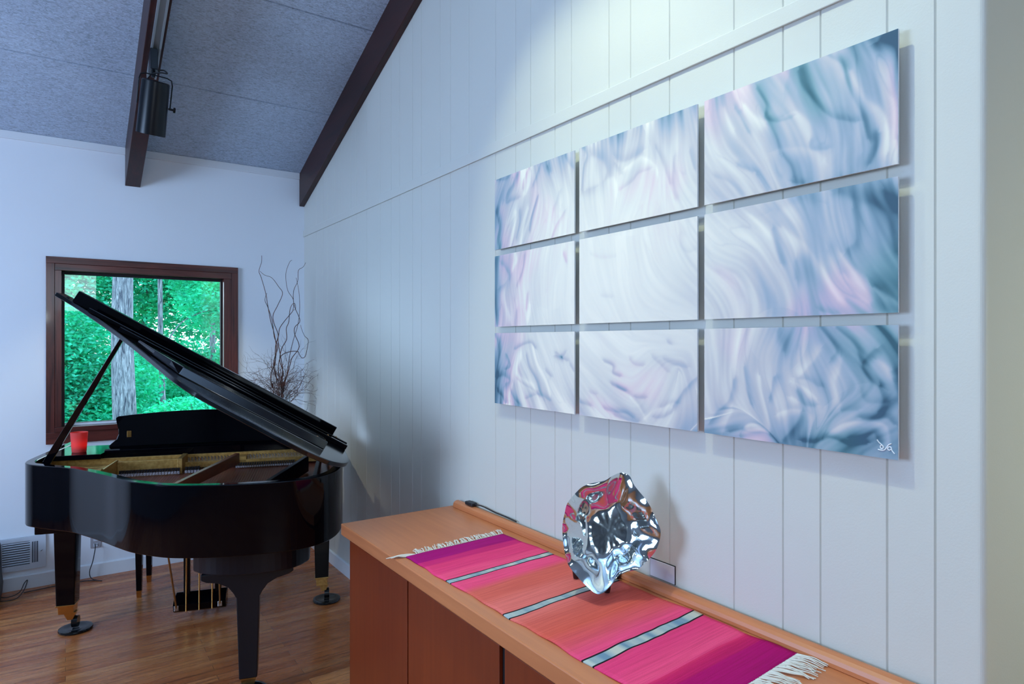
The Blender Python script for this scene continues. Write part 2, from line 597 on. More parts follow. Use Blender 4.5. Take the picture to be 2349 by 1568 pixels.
# ---- the track with the visible spotlight
zt = lambda y: ceil_z(y) - 0.26
mb = MB()
y0, y1 = 4.12, 0.4
for (xa, xb, d) in ((0.372, 0.381, 0.028), (0.411, 0.420, 0.028), (0.381, 0.411, 0.008)):
    mb.hexa([(xa, y0, zt(y0) - d), (xb, y0, zt(y0) - d), (xb, y1, zt(y1) - d), (xa, y1, zt(y1) - d)],
            [(xa, y0, zt(y0) - 0.001), (xb, y0, zt(y0) - 0.001), (xb, y1, zt(y1) - 0.001), (xa, y1, zt(y1) - 0.001)])
tag(mb.build('light_track', M['track'], merge=False), 'silvery lighting track screwed under the dark beam above the piano', 'lighting track')

LX, LY = 0.386, 3.925
lamp = tag(empty('track_spotlight', (LX, LY, 2.71)), 'black cylindrical spotlight hanging from the track under the dark beam', 'spotlight')
Mt = Matrix.Rotation(R(3.5), 4, 'Y') @ Matrix.Rotation(R(18.5), 4, 'X')
cz = Vector((0, 0, 0.14))


def tilt(x, y, z): return Mt @ (Vector((x, y, z)) - cz) + cz


mb = MB(tilt)
mb.lathe([(0.001, 0.276), (0.060, 0.276), (0.0665, 0.270), (0.0705, 0.02), (0.0705, 0.0), (0.066, 0.0), (0.066, 0.03), (0.06, 0.06), (0.001, 0.06)], seg=40)
mb.build('lamp_can', M['lampblack'], lamp, smooth=True)
MB(tilt).lathe([(0.001, 0.004), (0.064, 0.004), (0.064, 0.010), (0.001, 0.010)], seg=32).build('lamp_lens', M['bulb'], lamp)
mb = MB(tilt)
yk = [(0.078, 0, 0.145), (0.078, 0, 0.27), (0.072, 0, 0.295), (0.05, 0, 0.303), (-0.05, 0, 0.303), (-0.072, 0, 0.295), (-0.078, 0, 0.27), (-0.078, 0, 0.145)]
mb.tube(yk, 0.0035, 6)
mb.build('yoke', M['lampblack'], lamp)
mb = MB(tilt)
mb.tube([(0.070, 0, 0.15), (0.097, 0, 0.15)], 0.006, 10)
mb.tube([(0.094, 0, 0.15), (0.104, 0, 0.15)], 0.014, 14)
mb.build('knob', M['lampblack'], lamp)
mb = MB()
mb.box(-0.018, 0.018, -0.045, 0.045, 0.33, 0.44)
mb.tube([(0, 0, 0.30), (0, 0, 0.34)], 0.010, 10)
mb.build('track_adaptor', M['lampblack'], lamp, bevel=0.003)
mb = MB()
mb.tube(catmull([(-0.03, -0.01, 0.278), (-0.015, -0.04, 0.30), (0.03, -0.05, 0.315), (0.062, -0.03, 0.325), (0.045, -0.01, 0.345), (0.0, 0.0, 0.335)], 6), 0.004, 6)
mb.build('cord', M['cable'], lamp)

# ------------------------------------------------------------------ the nine canvases
rng = np.random.RandomState(7)
PERM = rng.permutation(512)
GRAD = rng.rand(512) * 2 * math.pi


def perlin(x, y, seed=0):
    xi, yi = np.floor(x).astype(int), np.floor(y).astype(int)
    xf, yf = x - xi, y - yi
    u, v = xf**3 * (xf*(xf*6-15)+10), yf**3 * (yf*(yf*6-15)+10)

    def gr(ix, iy, dx, dy):
        h = GRAD[PERM[(PERM[(ix + seed*17) & 511] + iy) & 511]]
        return np.cos(h) * dx + np.sin(h) * dy
    a = gr(xi, yi, xf, yf)
    b = gr(xi+1, yi, xf-1, yf)
    c = gr(xi, yi+1, xf, yf-1)
    d = gr(xi+1, yi+1, xf-1, yf-1)
    return (a + (b-a)*u) * (1-v) + (c + (d-c)*u) * v


def fbm(x, y, o=4, seed=0, gain=0.5):
    s, a = 0, 1.0
    for i in range(o):
        s = s + a * perlin(x * 2**i, y * 2**i, seed + i*3)
        a *= gain
    return s


def smooth(e0, e1, x):
    t = np.clip((x - e0) / (e1 - e0), 0, 1)
    return t * t * (3 - 2 * t)


# painted cloth: U runs 0..1 left to right over the whole group, V 0..1 bottom to top
PU0, PU1, PV0, PV1 = 2.390, 0.711, 1.331, 2.313
ASP = (PU0 - PU1) / (PV1 - PV0)
# brush strokes of the painting: width in mm, tone in per cent, then u, v pairs in thousandths
STROKES = [(15, -30, [11, 998, 53, 989, 69, 993]),
           (13, -28, [106, 998, 85, 956, 61, 928, 53, 884, 75, 888, 111, 887]),
           (9, -30, [147, 1000, 132, 956, 129, 921]),
           (10, -30, [195, 1006, 181, 953, 166, 924]),
           (18, -35, [6, 861, 20, 793, 11, 731, 20, 686]),
           (6, -35, [186, 868, 171, 823, 159, 777, 154, 739]),
           (12, 22, [157, 982, 152, 934, 137, 894]),
           (14, 28, [98, 829, 88, 765, 75, 691]),
           (16, 20, [31, 875, 20, 835]),
           (11, -25, [111, 831, 109, 770, 101, 721]),
           (11, 22, [147, 831, 127, 756, 117, 677]),
           (14, -35, [228, 984, 237, 957, 223, 976]),
           (13, -25, [293, 991, 310, 952, 320, 934]),
           (12, -15, [272, 859, 254, 818, 248, 801]),
           (6, -22, [289, 780, 259, 732, 239, 685]),
           (18, -35, [3, 647, 0, 572, 3, 465, 9, 357]),
           (15, -25, [31, 621, 64, 573, 53, 533, 25, 516]),
           (15, 22, [96, 656, 101, 619, 80, 581]),
           (10, -25, [132, 639, 127, 584, 101, 517]),
           (21, 20, [59, 538, 42, 477, 69, 381]),
           (7, -25, [147, 476, 142, 412]),
           (18, -20, [101, 404, 91, 354]),
           (12, 20, [157, 426, 152, 361]),
           (5, -30, [285, 614, 293, 585]),
           (15, -28, [343, 1002, 366, 966, 355, 926, 347, 844]),
           (19, -22, [386, 962, 416, 924, 430, 880, 408, 841, 370, 836]),
           (16, -25, [451, 923, 479, 903, 509, 908, 528, 912]),
           (8, -20, [462, 881, 472, 860, 451, 902]),
           (12, 20, [482, 873, 525, 893, 553, 858, 569, 825]),
           (9, -20, [469, 804, 499, 822, 519, 843, 547, 845]),
           (17, 15, [404, 838, 444, 850, 458, 799]),
           (9, -22, [563, 909, 581, 863, 598, 780]),
           (11, -16, [610, 863, 604, 789, 610, 730]),
           (9, -22, [649, 862, 659, 806]),
           (4, -12, [621, 610, 627, 572, 643, 553, 659, 557]),
           (4, -10, [378, 597, 408, 578, 451, 574]),
           (4, -14, [416, 439, 441, 433]),
           (17, -40, [1, 308, 19, 273, 10, 187, 3, 135]),
           (5, -40, [94, 244, 131, 265, 163, 271, 179, 250]),
           (10, -35, [51, 155, 72, 173, 55, 219]),
           (16, -35, [5, 118, 42, 129, 68, 106, 51, 87]),
           (13, -40, [15, 58, 42, 23, 59, 8]),
           (20, 27, [115, 212, 98, 158, 115, 122, 175, 91]),
           (11, -32, [143, 217, 155, 169, 183, 119, 194, 77]),
           (10, 27, [171, 250, 183, 194, 220, 119, 235, 66]),
           (5, -30, [220, 157, 239, 139]),
           (10, -30, [102, 117, 135, 95, 175, 75, 198, 54]),
           (8, -30, [72, 64, 94, 29, 119, 4]),
           (8, -30, [143, 39, 175, 59, 205, 59, 235, 43]),
           (3, -35, [278, 215, 253, 220]),
           (3, -30, [278, 215, 257, 235]),
           (3, -30, [278, 215, 292, 233]),
           (4, -35, [278, 215, 298, 203]),
           (6, -25, [309, 185, 322, 164]),
           (4, -40, [419, 204, 445, 192, 445, 165, 465, 156]),
           (5, -36, [442, 124, 465, 112, 481, 107]),
           (4, -22, [459, 118, 497, 96, 518, 66, 529, 41]),
           (5, -36, [513, 88, 534, 89]),
           (4, -27, [497, 214, 508, 198, 529, 196]),
           (4, -30, [593, 274, 597, 269]),
           (3, -22, [554, 226, 574, 205, 593, 181]),
           (3, -22, [586, 218, 616, 201, 638, 196]),
           (4, -36, [660, 164, 636, 130, 616, 91, 607, 71]),
           (4, -22, [576, 64, 602, 83, 614, 82]),
           (3, -20, [373, 89, 395, 86]),
           (5, -36, [341, 49, 376, 41]),
           (4, -30, [419, 35, 453, 30, 484, 31, 503, 18]),
           (8, -30, [453, 16, 503, 5, 518, 7]),
           (5, -30, [559, 27, 583, 34, 602, 49]),
           (4, 15, [536, 17, 518, 53, 497, 83]),
           (4, 12, [534, 20, 564, 53, 597, 70]),
           (19, -42, [999, 996, 992, 991, 974, 987]),
           (13, -40, [998, 975, 996, 911, 999, 812, 998, 749]),
           (9, -35, [907, 1006, 927, 966, 933, 914, 951, 837, 961, 765]),
           (10, -30, [858, 986, 867, 933, 894, 866, 923, 830, 945, 813]),
           (11, -40, [961, 705, 970, 738, 972, 767]),
           (15, 32, [937, 936, 953, 863, 972, 813, 981, 763, 981, 723]),
           (11, 20, [835, 880, 854, 879, 872, 841, 876, 803]),
           (11, -30, [788, 981, 801, 928, 796, 892, 821, 873, 845, 872]),
           (10, -25, [741, 947, 754, 916, 768, 867]),
           (15, 25, [762, 944, 775, 910, 793, 878]),
           (8, -25, [876, 792, 879, 773, 902, 763]),
           (9, -25, [830, 775, 845, 743, 849, 712]),
           (8, -36, [847, 698, 861, 689]),
           (4, -30, [783, 743, 801, 691]),
           (3, -25, [746, 781, 775, 754]),
           (10, -16, [701, 765, 730, 739, 754, 694]),
           (5, -22, [796, 896, 816, 830, 823, 781]),
           (16, 18, [715, 956, 738, 888]),
           (14, 16, [816, 792, 849, 785, 881, 765, 898, 737]),
           (10, 16, [947, 805, 951, 736]),
           (14, -12, [816, 1037, 849, 1017, 835, 940]),
           (27, -30, [919, 650, 965, 606, 992, 570, 996, 487]),
           (14, -25, [940, 599, 944, 526, 932, 500]),
           (11, -27, [814, 580, 824, 521, 829, 489]),
           (18, 22, [829, 576, 868, 513, 896, 447, 923, 384]),
           (19, -25, [854, 484, 854, 446]),
           (31, -40, [969, 394, 981, 358, 996, 343]),
           (20, 28, [923, 487, 944, 426, 961, 374]),
           (18, -22, [905, 505, 923, 450]),
           (20, -30, [981, 629, 998, 583]),
           (3, 30, [969, 401, 1000, 363]),
           (30, -14, [819, 634, 859, 654, 883, 639]),
           (9, -25, [892, 357, 914, 345]),
           (13, 12, [776, 630, 808, 573]),
           (5, -45, [970, 313, 985, 284, 1000, 243]),
           (8, -35, [992, 204, 1000, 153]),
           (13, -40, [969, 255, 960, 236, 955, 212, 964, 188, 978, 171]),
           (8, -30, [890, 314, 903, 288, 915, 254, 907, 232]),
           (4, -36, [917, 310, 928, 293, 939, 276, 947, 255, 952, 228]),
           (14, 30, [918, 232, 915, 199, 912, 170, 920, 116]),
           (18, -30, [826, 301, 828, 274, 828, 253]),
           (11, -36, [739, 165, 735, 129, 726, 95, 705, 66, 689, 37]),
           (14, 27, [732, 80, 719, 39, 712, 15]),
           (6, -30, [759, 201, 765, 138, 771, 101]),
           (4, 30, [786, 178, 790, 129, 800, 69, 804, 30]),
           (7, -36, [816, 177, 812, 143, 806, 121]),
           (14, -36, [854, 145, 865, 114, 883, 111]),
           (6, 27, [846, 168, 868, 149, 886, 128]),
           (13, 27, [890, 254, 868, 207, 846, 176]),
           (9, -25, [850, 180, 872, 178, 890, 163]),
           (10, 30, [843, 126, 850, 121]),
           (7, 27, [820, 78, 843, 93, 858, 93]),
           (10, -36, [859, 90, 854, 66, 841, 37, 828, 10]),
           (9, -36, [728, 15, 754, 26, 750, 6]),
           (9, 27, [754, 17, 771, 45, 796, 31]),
           (8, -50, [854, 16, 881, 19, 903, 35, 931, 24, 958, 30]),
           (10, 32, [907, 47, 928, 70, 955, 80, 976, 81, 988, 68, 988, 31]),
           (10, -36, [935, 38, 955, 45, 970, 59, 976, 39]),
           (6, -40, [952, 91, 970, 94, 985, 99, 998, 85]),
           (5, -40, [979, 169, 981, 137, 973, 110]),
           (5, -22, [952, 152, 961, 132, 985, 135]),
           (11, -22, [923, 105, 947, 111]),
           (13, 27, [973, 229, 985, 214, 991, 193])]
# run of the folds (u, v, angle in degrees from horizontal)
FLOW = [(.05, .9, 70), (.15, .75, 72), (.28, .9, 115), (.1, .5, 78), (.25, .45, 85), (.06, .2, 60), (.15, .15, 125), (.26, .25, 130), (.4, .9, 80), (.5, .8, 60), (.6, .9, 95), (.45, .5, 100),
        (.38, .2, 150), (.45, .08, 165), (.55, .15, 50), (.6, .3, 165), (.7, .95, 110), (.72, .75, 130), (.85, .85, 118), (.95, .8, 95), (.7, .5, 140), (.85, .5, 120), (.95, .4, 125),
        (.7, .2, 95), (.78, .12, 110), (.83, .28, 60), (.9, .2, 110), (.95, .1, 30), (.97, .3, 125), (.75, .03, 10)]
GH = 560
GW = int(GH * ASP)
gu, gv = np.meshgrid(np.linspace(0, 1, GW), np.linspace(0, 1, GH))
gx, gy = gu * ASP, gv
cs_, sn_ = np.zeros_like(gx), np.zeros_like(gx)
for u, v, an in FLOW:
    w_ = 1.0 / (((gx - u*ASP)**2 + (gy - v)**2) + 0.004) ** 1.3
    an2 = R(2 * an)
    cs_ += w_ * math.cos(an2)
    sn_ += w_ * math.sin(an2)
ang = 0.5 * np.arctan2(sn_, cs_) + 0.55 * perlin(gx*3.5, gy*3.5, 9) + 0.3 * perlin(gx*9, gy*9, 19)
dxp, dyp = np.cos(ang), np.sin(ang)


def blur(a, r):
    for ax in (0, 1):
        for _ in range(2):
            pad = [(0, 0), (0, 0)]
            pad[ax] = (r + 1, r)
            c = np.cumsum(np.pad(a, pad, mode='edge'), axis=ax)
            if ax == 0: a = (c[2*r+1:] - c[:-2*r-1]) / (2*r + 1)
            else: a = (c[:, 2*r+1:] - c[:, :-2*r-1]) / (2*r + 1)
    return a


def lic_raw(src, steps, h=1.6):
    acc = src.copy()
    ws = 1.0 + 2 * sum(1 - q/steps for q in range(steps))
    jj, ii = np.meshgrid(np.arange(GW, dtype=float), np.arange(GH, dtype=float))
    for sg in (1, -1):
        x, y = jj.copy(), ii.copy()
        px, py = dxp * sg, dyp * sg
        for q in range(steps):
            x += px * h
            y += py * h
            xi = np.clip(x.astype(int), 0, GW-1)
            yi = np.clip(y.astype(int), 0, GH-1)
            nx, ny = dxp[yi, xi], dyp[yi, xi]
            f = np.sign(nx*px + ny*py)
            f[f == 0] = 1
            px, py = nx*f, ny*f
            acc += src[yi, xi] * (1 - q/steps)
    return acc / ws


def lic(src, steps, h=1.6):
    acc = lic_raw(src, steps, h)
    acc -= acc.mean()
    return acc / acc.std()


rn_ = np.random.RandomState(21)
n_big = lic(blur(rn_.randn(GH, GW), 16), 34, 2.6)
n_mid = lic(blur(rn_.randn(GH, GW), 6), 42)
n_fin = lic(blur(rn_.randn(GH, GW), 2), 34)
crs = np.exp(-(n_mid / 0.16) ** 2) * smooth(-0.2, 0.8, n_big)            # thin crease lines
acr = -dyp * np.gradient(n_big, axis=1) + dxp * np.gradient(n_big, axis=0)
acr = acr / acr.std()
pale_centre = np.exp(-(np.abs((gu - 0.40) / 0.36) ** 2.4 + np.abs((gv - 0.46) / 0.60) ** 2.6))  # the painting's own colour is palest around its middle
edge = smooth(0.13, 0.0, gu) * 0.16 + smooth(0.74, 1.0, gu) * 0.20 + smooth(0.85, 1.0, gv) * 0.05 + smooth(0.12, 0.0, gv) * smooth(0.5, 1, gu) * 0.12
amp = 0.20 + 0.80 * (1 - pale_centre)
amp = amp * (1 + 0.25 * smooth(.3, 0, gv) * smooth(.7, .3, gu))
LUM = 0.60 + 0.42 * pale_centre - edge + amp * (0.085 * n_big + 0.060 * acr + 0.040 * n_mid + 0.022 * n_fin - 0.055 * crs)
wux, wuy = 0.010 * n_mid + 0.012 * perlin(gx*12, gy*12, 4), 0.008 * perlin(gx*14+5, gy*14, 6)
for wmm, tone, fl_ in STROKES:
    pts = [(fl_[i] / 1000 * ASP, fl_[i+1] / 1000, 0) for i in range(0, len(fl_), 2)]
    pts = catmull(pts, 5)
    w_ = max(wmm / 1000 / (PV1 - PV0) * 0.80, 0.008)
    x0, x1 = min(p.x for p in pts) - 4*w_, max(p.x for p in pts) + 4*w_
    y0, y1 = min(p.y for p in pts) - 4*w_, max(p.y for p in pts) + 4*w_
    i0, i1 = max(0, int(x0/ASP*GW)), min(GW, int(x1/ASP*GW) + 2)
    j0, j1 = max(0, int(y0*GH)), min(GH, int(y1*GH) + 2)
    if i1 <= i0 or j1 <= j0: continue
    X = gx[j0:j1, i0:i1] + wux[j0:j1, i0:i1] * min(1, w_ * 30)
    Y = gy[j0:j1, i0:i1] + wuy[j0:j1, i0:i1] * min(1, w_ * 30)
    best = np.full_like(X, 9.0)
    sid = np.zeros_like(X)
    for a_, b_ in zip(pts[:-1], pts[1:]):
        ex, ey = b_.x - a_.x, b_.y - a_.y
        l2 = ex*ex + ey*ey + 1e-12
        tt = np.clip(((X-a_.x)*ex + (Y-a_.y)*ey) / l2, 0, 1)
        qx, qy = X - a_.x - tt*ex, Y - a_.y - tt*ey
        d = np.sqrt(qx*qx + qy*qy)
        mk = d < best
        best = np.where(mk, d, best)
        sid = np.where(mk, np.sign(ex*qy - ey*qx), sid)
    wl = w_ * (1.0 + 0.45 * sid * (1 if tone < 0 else -1))
    LUM[j0:j1, i0:i1] += tone / 100 * 0.90 * np.exp(-(best / wl) ** 2)
for _ in range(1):                                  # drag the wet strokes along the folds
    LUM = 0.55 * LUM + 0.45 * lic_raw(LUM, 12)
LUM = LUM + amp * (0.026 * n_fin - 0.060 * crs)
LUM = np.clip(LUM, 0.0, 1.06)
stops_ = np.array([0.0, 0.15, 0.32, 0.50, 0.68, 0.86, 1.06])
cols_ = np.array([[58, 92, 120], [90, 128, 156], [126, 158, 186], [162, 180, 206], [196, 200, 214], [220, 224, 228], [244, 246, 243]]) / 255.0
PIC = np.stack([np.interp(LUM, stops_, cols_[:, j]) for j in range(3)], -1)
pk = smooth(0.0, 0.5, fbm(gx*2.3+9, gy*2.3, 3, 71) + 0.12*n_big) * smooth(0.35, 0.6, LUM) * smooth(1.0, 0.8, LUM)
tl = smooth(0.0, 0.4, fbm(gx*1.8-9, gy*1.8, 3, 83)) * smooth(0.7, 0.3, LUM)
PIC[..., 0] += pk * 0.05 - tl * 0.02
PIC[..., 1] += -pk * 0.03 + tl * 0.015
PIC[..., 2] += pk * 0.005 - tl * 0.015
PIC = np.clip(PIC * np.array([1.03, 0.99, 0.94]), 0, 1)


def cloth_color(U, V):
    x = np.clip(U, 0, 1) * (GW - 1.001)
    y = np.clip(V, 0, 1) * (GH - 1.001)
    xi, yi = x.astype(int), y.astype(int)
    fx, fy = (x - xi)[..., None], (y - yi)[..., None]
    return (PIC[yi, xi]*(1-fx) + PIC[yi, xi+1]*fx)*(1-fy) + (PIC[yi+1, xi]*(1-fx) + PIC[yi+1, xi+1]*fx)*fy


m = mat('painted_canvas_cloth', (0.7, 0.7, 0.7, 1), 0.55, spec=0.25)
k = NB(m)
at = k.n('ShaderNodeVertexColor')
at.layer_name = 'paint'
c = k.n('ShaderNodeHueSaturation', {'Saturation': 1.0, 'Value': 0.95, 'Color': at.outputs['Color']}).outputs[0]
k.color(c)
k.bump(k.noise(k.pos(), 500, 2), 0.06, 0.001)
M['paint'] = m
M['canvas_side'] = mat('canvas_edge', (0.80, 0.84, 0.88, 1), 0.7)
XF = WX - 0.030
cols_y = [(2.390, 1.848), (1.820, 1.279), (1.253, 0.711)]
rows_z = [(2.005, 2.313), (1.667, 1.977), (1.331, 1.639)]
CL = [['draped cloth canvas, top left corner of the nine, dark blue streaks on its left',
       'canvas of draped cloth, middle of the top row of nine, grey top and white foot',
       'draped cloth canvas, top right corner of the nine, long dark blue folds'],
      ['canvas of draped cloth, leftmost of the middle row, blue left edge fading to white',
       'palest and whitest canvas of the nine, in the very centre',
       'canvas of draped cloth, rightmost of the middle row, pink and blue feathery folds'],
      ['draped cloth canvas, bottom left corner of the nine, small crumpled blue folds',
       'white canvas with crinkled creases, middle of the bottom row above the sideboard',
       'canvas with the white signature mark, bottom right corner of the nine']]
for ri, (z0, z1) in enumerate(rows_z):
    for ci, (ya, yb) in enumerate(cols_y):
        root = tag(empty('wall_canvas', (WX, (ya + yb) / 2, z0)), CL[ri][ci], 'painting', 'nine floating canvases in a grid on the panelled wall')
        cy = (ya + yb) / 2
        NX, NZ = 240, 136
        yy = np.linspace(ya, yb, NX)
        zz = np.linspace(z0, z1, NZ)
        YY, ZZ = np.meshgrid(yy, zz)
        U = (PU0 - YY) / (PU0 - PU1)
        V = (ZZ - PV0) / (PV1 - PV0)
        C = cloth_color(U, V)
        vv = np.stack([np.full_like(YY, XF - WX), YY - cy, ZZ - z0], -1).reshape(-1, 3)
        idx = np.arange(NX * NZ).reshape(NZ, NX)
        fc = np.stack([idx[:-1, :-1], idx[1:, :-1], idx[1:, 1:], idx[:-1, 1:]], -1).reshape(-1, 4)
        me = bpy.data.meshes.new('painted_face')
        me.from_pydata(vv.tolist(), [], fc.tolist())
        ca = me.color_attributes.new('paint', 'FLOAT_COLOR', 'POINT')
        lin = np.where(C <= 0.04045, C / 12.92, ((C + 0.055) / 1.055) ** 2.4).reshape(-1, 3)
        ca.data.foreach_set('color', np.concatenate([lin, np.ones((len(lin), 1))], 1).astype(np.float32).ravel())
        me.materials.append(M['paint'])
        of = bpy.data.objects.new('painted_face', me)
        COL.objects.link(of)
        of.parent = root
        b = MB().box(XF - WX + 0.0006, XF - WX + 0.006, yb - cy, ya - cy, 0, z1 - z0)
        b.build('canvas_edge', M['canvas_side'], root)
        MB().box(XF - WX + 0.006, -0.001, -0.16, 0.16, 0.08, z1 - z0 - 0.08).build('mounting_block', M['canvas_side'], root)
        if ri == 2 and ci == 2:
            mb = MB()
            s = 1.02

            def sp(px, py):   # signature strokes in a little 40 x 30 frame near the corner
                return (XF - WX - 0.0008, yb - cy + 0.046 - px * 0.00108, 0.0415 - py * 0.00112)
            for st in ([(0, 0), (4, 5), (9, 9), (13, 13), (12, 17), (8, 17), (7, 13), (10, 10)],
                       [(2, 20), (8, 21), (15, 20), (20, 14), (24, 8), (30, 5)],
                       [(29, 17), (25, 19), (22, 16), (25, 12), (29, 13), (31, 19), (36, 25)]):
                mb.tube(catmull([sp(*p) for p in st], 4), 0.0013, 6)
            mb.build('signature', mat('white_ink', (0.85, 0.87, 0.9, 1), 0.6), root)

# ------------------------------------------------------------------ sideboard
TX0, TY0, TY1 = 1.000, -0.20, 2.775
sb = tag(empty('sideboard', (1.3, 1.2, 0)), 'long low red brown wooden sideboard against the panelled wall', 'sideboard')
so = Vector((-1.3, -1.2, 0))


def sp_(mb, name, mt, **kw):
    o = mb.build(name, mt, sb, **kw)
    o.location = so
    return o


BX = 1.034
sp_(MB().box(TX0, WX - 0.0125, TY0, TY1, 0.750, 0.800), 'worktop', M['cab_top'], bevel=0.004)
mb = MB()
mb.box(BX + 0.022, WX - 0.0125, TY0 + 0.02, TY1 - 0.016, 0.0, 0.7)
mb.box(BX + 0.006, WX - 0.0125, TY1 - 0.034, TY1 - 0.0155, 0.0, 0.722)
sp_(mb, 'body', M['cab'], merge=False)
sp_(MB().box(BX + 0.03, WX - 0.0125, TY0 + 0.03, TY1 - 0.05, 0.70, 0.75), 'recess_rail', M['cab_dark'])
sp_(MB().box(BX + 0.05, WX - 0.02, TY0 + 0.03, TY1 - 0.04, 0.0, 0.06), 'plinth', M['cab_dark'])
for (ya, yb) in ((2.176, 2.758), (1.562, 2.166), (0.930, 1.534), (0.316, 0.920)):
    sp_(MB().box(BX, BX + 0.022, ya, yb, 0.06, 0.722), 'door', M['cab'], bevel=0.0015)
for (ya, yb) in ((2.166, 2.176), (1.534, 1.562)):
    sp_(MB().box(BX + 0.012, BX + 0.030, ya, yb, 0.02, 0.722), 'divider', M['cab_dark'])
mb = MB()
pr = [(WX - 0.0125, 0.8005), (WX - 0.0125, 0.832), (1.566, 0.832), (1.556, 0.829), (1.549, 0.822), (1.546, 0.812), (1.546, 0.8005)]
mb.prism(pr, TY0, 2.742, lambda p, q, c: (p, c, q))
sp_(mb, 'back_rail', M['cab_top'], bevel=0.002)

# cable with plug lying on the back rail
root = tag(empty('power_cable', (1.57, 2.62, 0.834)), 'black cable end lying on the back rail at the far end of the sideboard', 'cable')
MB().box(-0.018, 0.012, -0.045, 0.02, 0.0, 0.016).build('plug', M['cable'], root, bevel=0.004)
MB().tube(catmull([(0.0, -0.04, 0.009), (0.006, -0.10, 0.012), (0.008, -0.2, 0.006), (0.01, -0.3, 0.004), (0.006, -0.37, 0.003)], 6), 0.003, 6).build('cord', M['cable'], root)

# ------------------------------------------------------------------ woven runner
m = mat('woven_runner', (0.6, 0.1, 0.2, 1), 0.85, spec=0.15)
k = NB(m)
t = k.n('ShaderNodeUVMap')
t.uv_map = 'UVMap'
sx = k.n('ShaderNodeSeparateXYZ', {'Vector': t.outputs[0]})
wob = k.noise(k.scale(t.outputs[0], (1.2, 7, 1)), 1.0, 2)
vv = k.n('ShaderNodeMath', {0: wob, 1: 0.02}, operation='MULTIPLY').outputs[0]
v2 = k.n('ShaderNodeMath', {0: sx.outputs['Y'], 1: vv}, operation='ADD').outputs[0]
v2 = k.n('ShaderNodeMath', {0: v2, 1: -0.010}, operation='ADD').outputs[0]


def RC(r, gg, b, s=0.92):
    q = srgb(r, gg, b)
    return (q[0]*s, q[1]*s, q[2]*s, 1)


mag, rose, pink, hot, org, sal = RC(176, 14, 118), RC(216, 44, 116), RC(240, 66, 122), RC(250, 84, 130), RC(226, 104, 90), RC(240, 122, 112)
stops = [(0.0, mag), (0.068, mag), (0.075, rose), (0.105, rose), (0.112, pink), (0.175, pink), (0.19, hot), (0.30, hot), (0.335, org), (0.39, org), (0.43, sal),
         (0.52, sal), (0.56, org), (0.63, RC(230, 98, 80)), (0.69, RC(236, 90, 104)), (0.73, hot), (0.80, pink), (0.875, hot), (0.885, pink), (0.90, rose)]
# two ramps because one holds 32 stops at most
c1 = k.ramp(v2, stops)
c2 = k.ramp(v2, [(0.0, pink), (0.885, RC(232, 52, 106)), (0.893, RC(214, 36, 100)), (0.918, RC(200, 26, 100)), (0.922, RC(186, 10, 106)), (1.0, RC(176, 6, 106))])
sel = k.n('ShaderNodeMath', {0: v2, 1: 0.885}, operation='GREATER_THAN').outputs[0]
c = k.mix(sel, c1, c2)
# fine woven streaks across
st = k.noise(k.scale(t.outputs[0], (2.0, 240, 1)), 1.0, 3, 0.6)
c = k.mix(0.55, c, k.mix(1.0, c, k.ramp(st, [(0.35, (0.80, 0.62, 0.66, 1)), (0.6, (1.1, 1.1, 1.1, 1))]), 'MULTIPLY'))
# the three pale stripes with black borders
bandn = k.noise(k.scale(t.outputs[0], (9, 2, 1)), 1.0, 2)
pale = k.ramp(bandn, [(0.35, RC(120, 150, 170)), (0.5, RC(170, 185, 185)), (0.65, RC(206, 206, 190))])
for cv, hw in ((0.2405, 0.0135), (0.498, 0.0145), (0.762, 0.0165)):
    wv = k.n('ShaderNodeMath', {0: k.noise(k.scale(t.outputs[0], (3.0, 0.2, 1)), 1.0 + cv, 1), 1: 0.012}, operation='MULTIPLY').outputs[0]
    d = k.n('ShaderNodeMath', {0: sx.outputs['Y'], 1: wv}, operation='ADD').outputs[0]
    d = k.n('ShaderNodeMath', {0: d, 1: -cv - 0.006}, operation='ADD').outputs[0]
    d = k.n('ShaderNodeMath', {0: d}, operation='ABSOLUTE').outputs[0]
    blk = k.n('ShaderNodeMath', {0: d, 1: hw}, operation='LESS_THAN').outputs[0]
    wh = k.n('ShaderNodeMath', {0: d, 1: hw - 0.0045}, operation='LESS_THAN').outputs[0]
    c = k.mix(blk, c, (0.012, 0.010, 0.014, 1))
    c = k.mix(wh, c, pale)
k.color(c)
k.bump(k.noise(k.scale(t.outputs[0], (160, 480, 1)), 1.0, 2), 0.5, 0.002)
M['runner'] = m
rn = tag(empty('table_runner', (1.28, 1.57, 0.8)), 'pink, magenta and orange striped woven runner with cream fringe on the sideboard', 'table runner')
FL, FR, NR, NL = (1.037, 2.196), (1.498, 2.231), (1.540, 0.945), (1.075, 0.905)
nu, nv = 30, 120
vs, uvs = [], []
rr = random.Random(3)
for j in range(nv + 1):
    v = j / nv
    for i in range(nu + 1):
        u = i / nu
        x = (FL[0]*(1-u) + FR[0]*u) * (1-v) + (NL[0]*(1-u) + NR[0]*u) * v
        y = (FL[1]*(1-u) + FR[1]*u) * (1-v) + (NL[1]*(1-u) + NR[1]*u) * v
        e = 0.003 * math.sin(v * 23) + 0.002 * math.sin(v * 57 + 1)
        x += e * (1 - 2*u) * (abs(1 - 2*u) ** 4)
        z = 0.0045 + 0.0008 * math.sin(u*9 + v*31) + 0.0006 * math.sin(v*70 + u*5)
        vs.append((x - 1.28, y - 1.57, z))
        uvs.append((u, v))
fs = [(j*(nu+1)+i, (j+1)*(nu+1)+i, (j+1)*(nu+1)+i+1, j*(nu+1)+i+1) for j in range(nv) for i in range(nu)]
nb = len(vs)
me = bpy.data.meshes.new('cloth')
me.from_pydata(vs, [], fs)
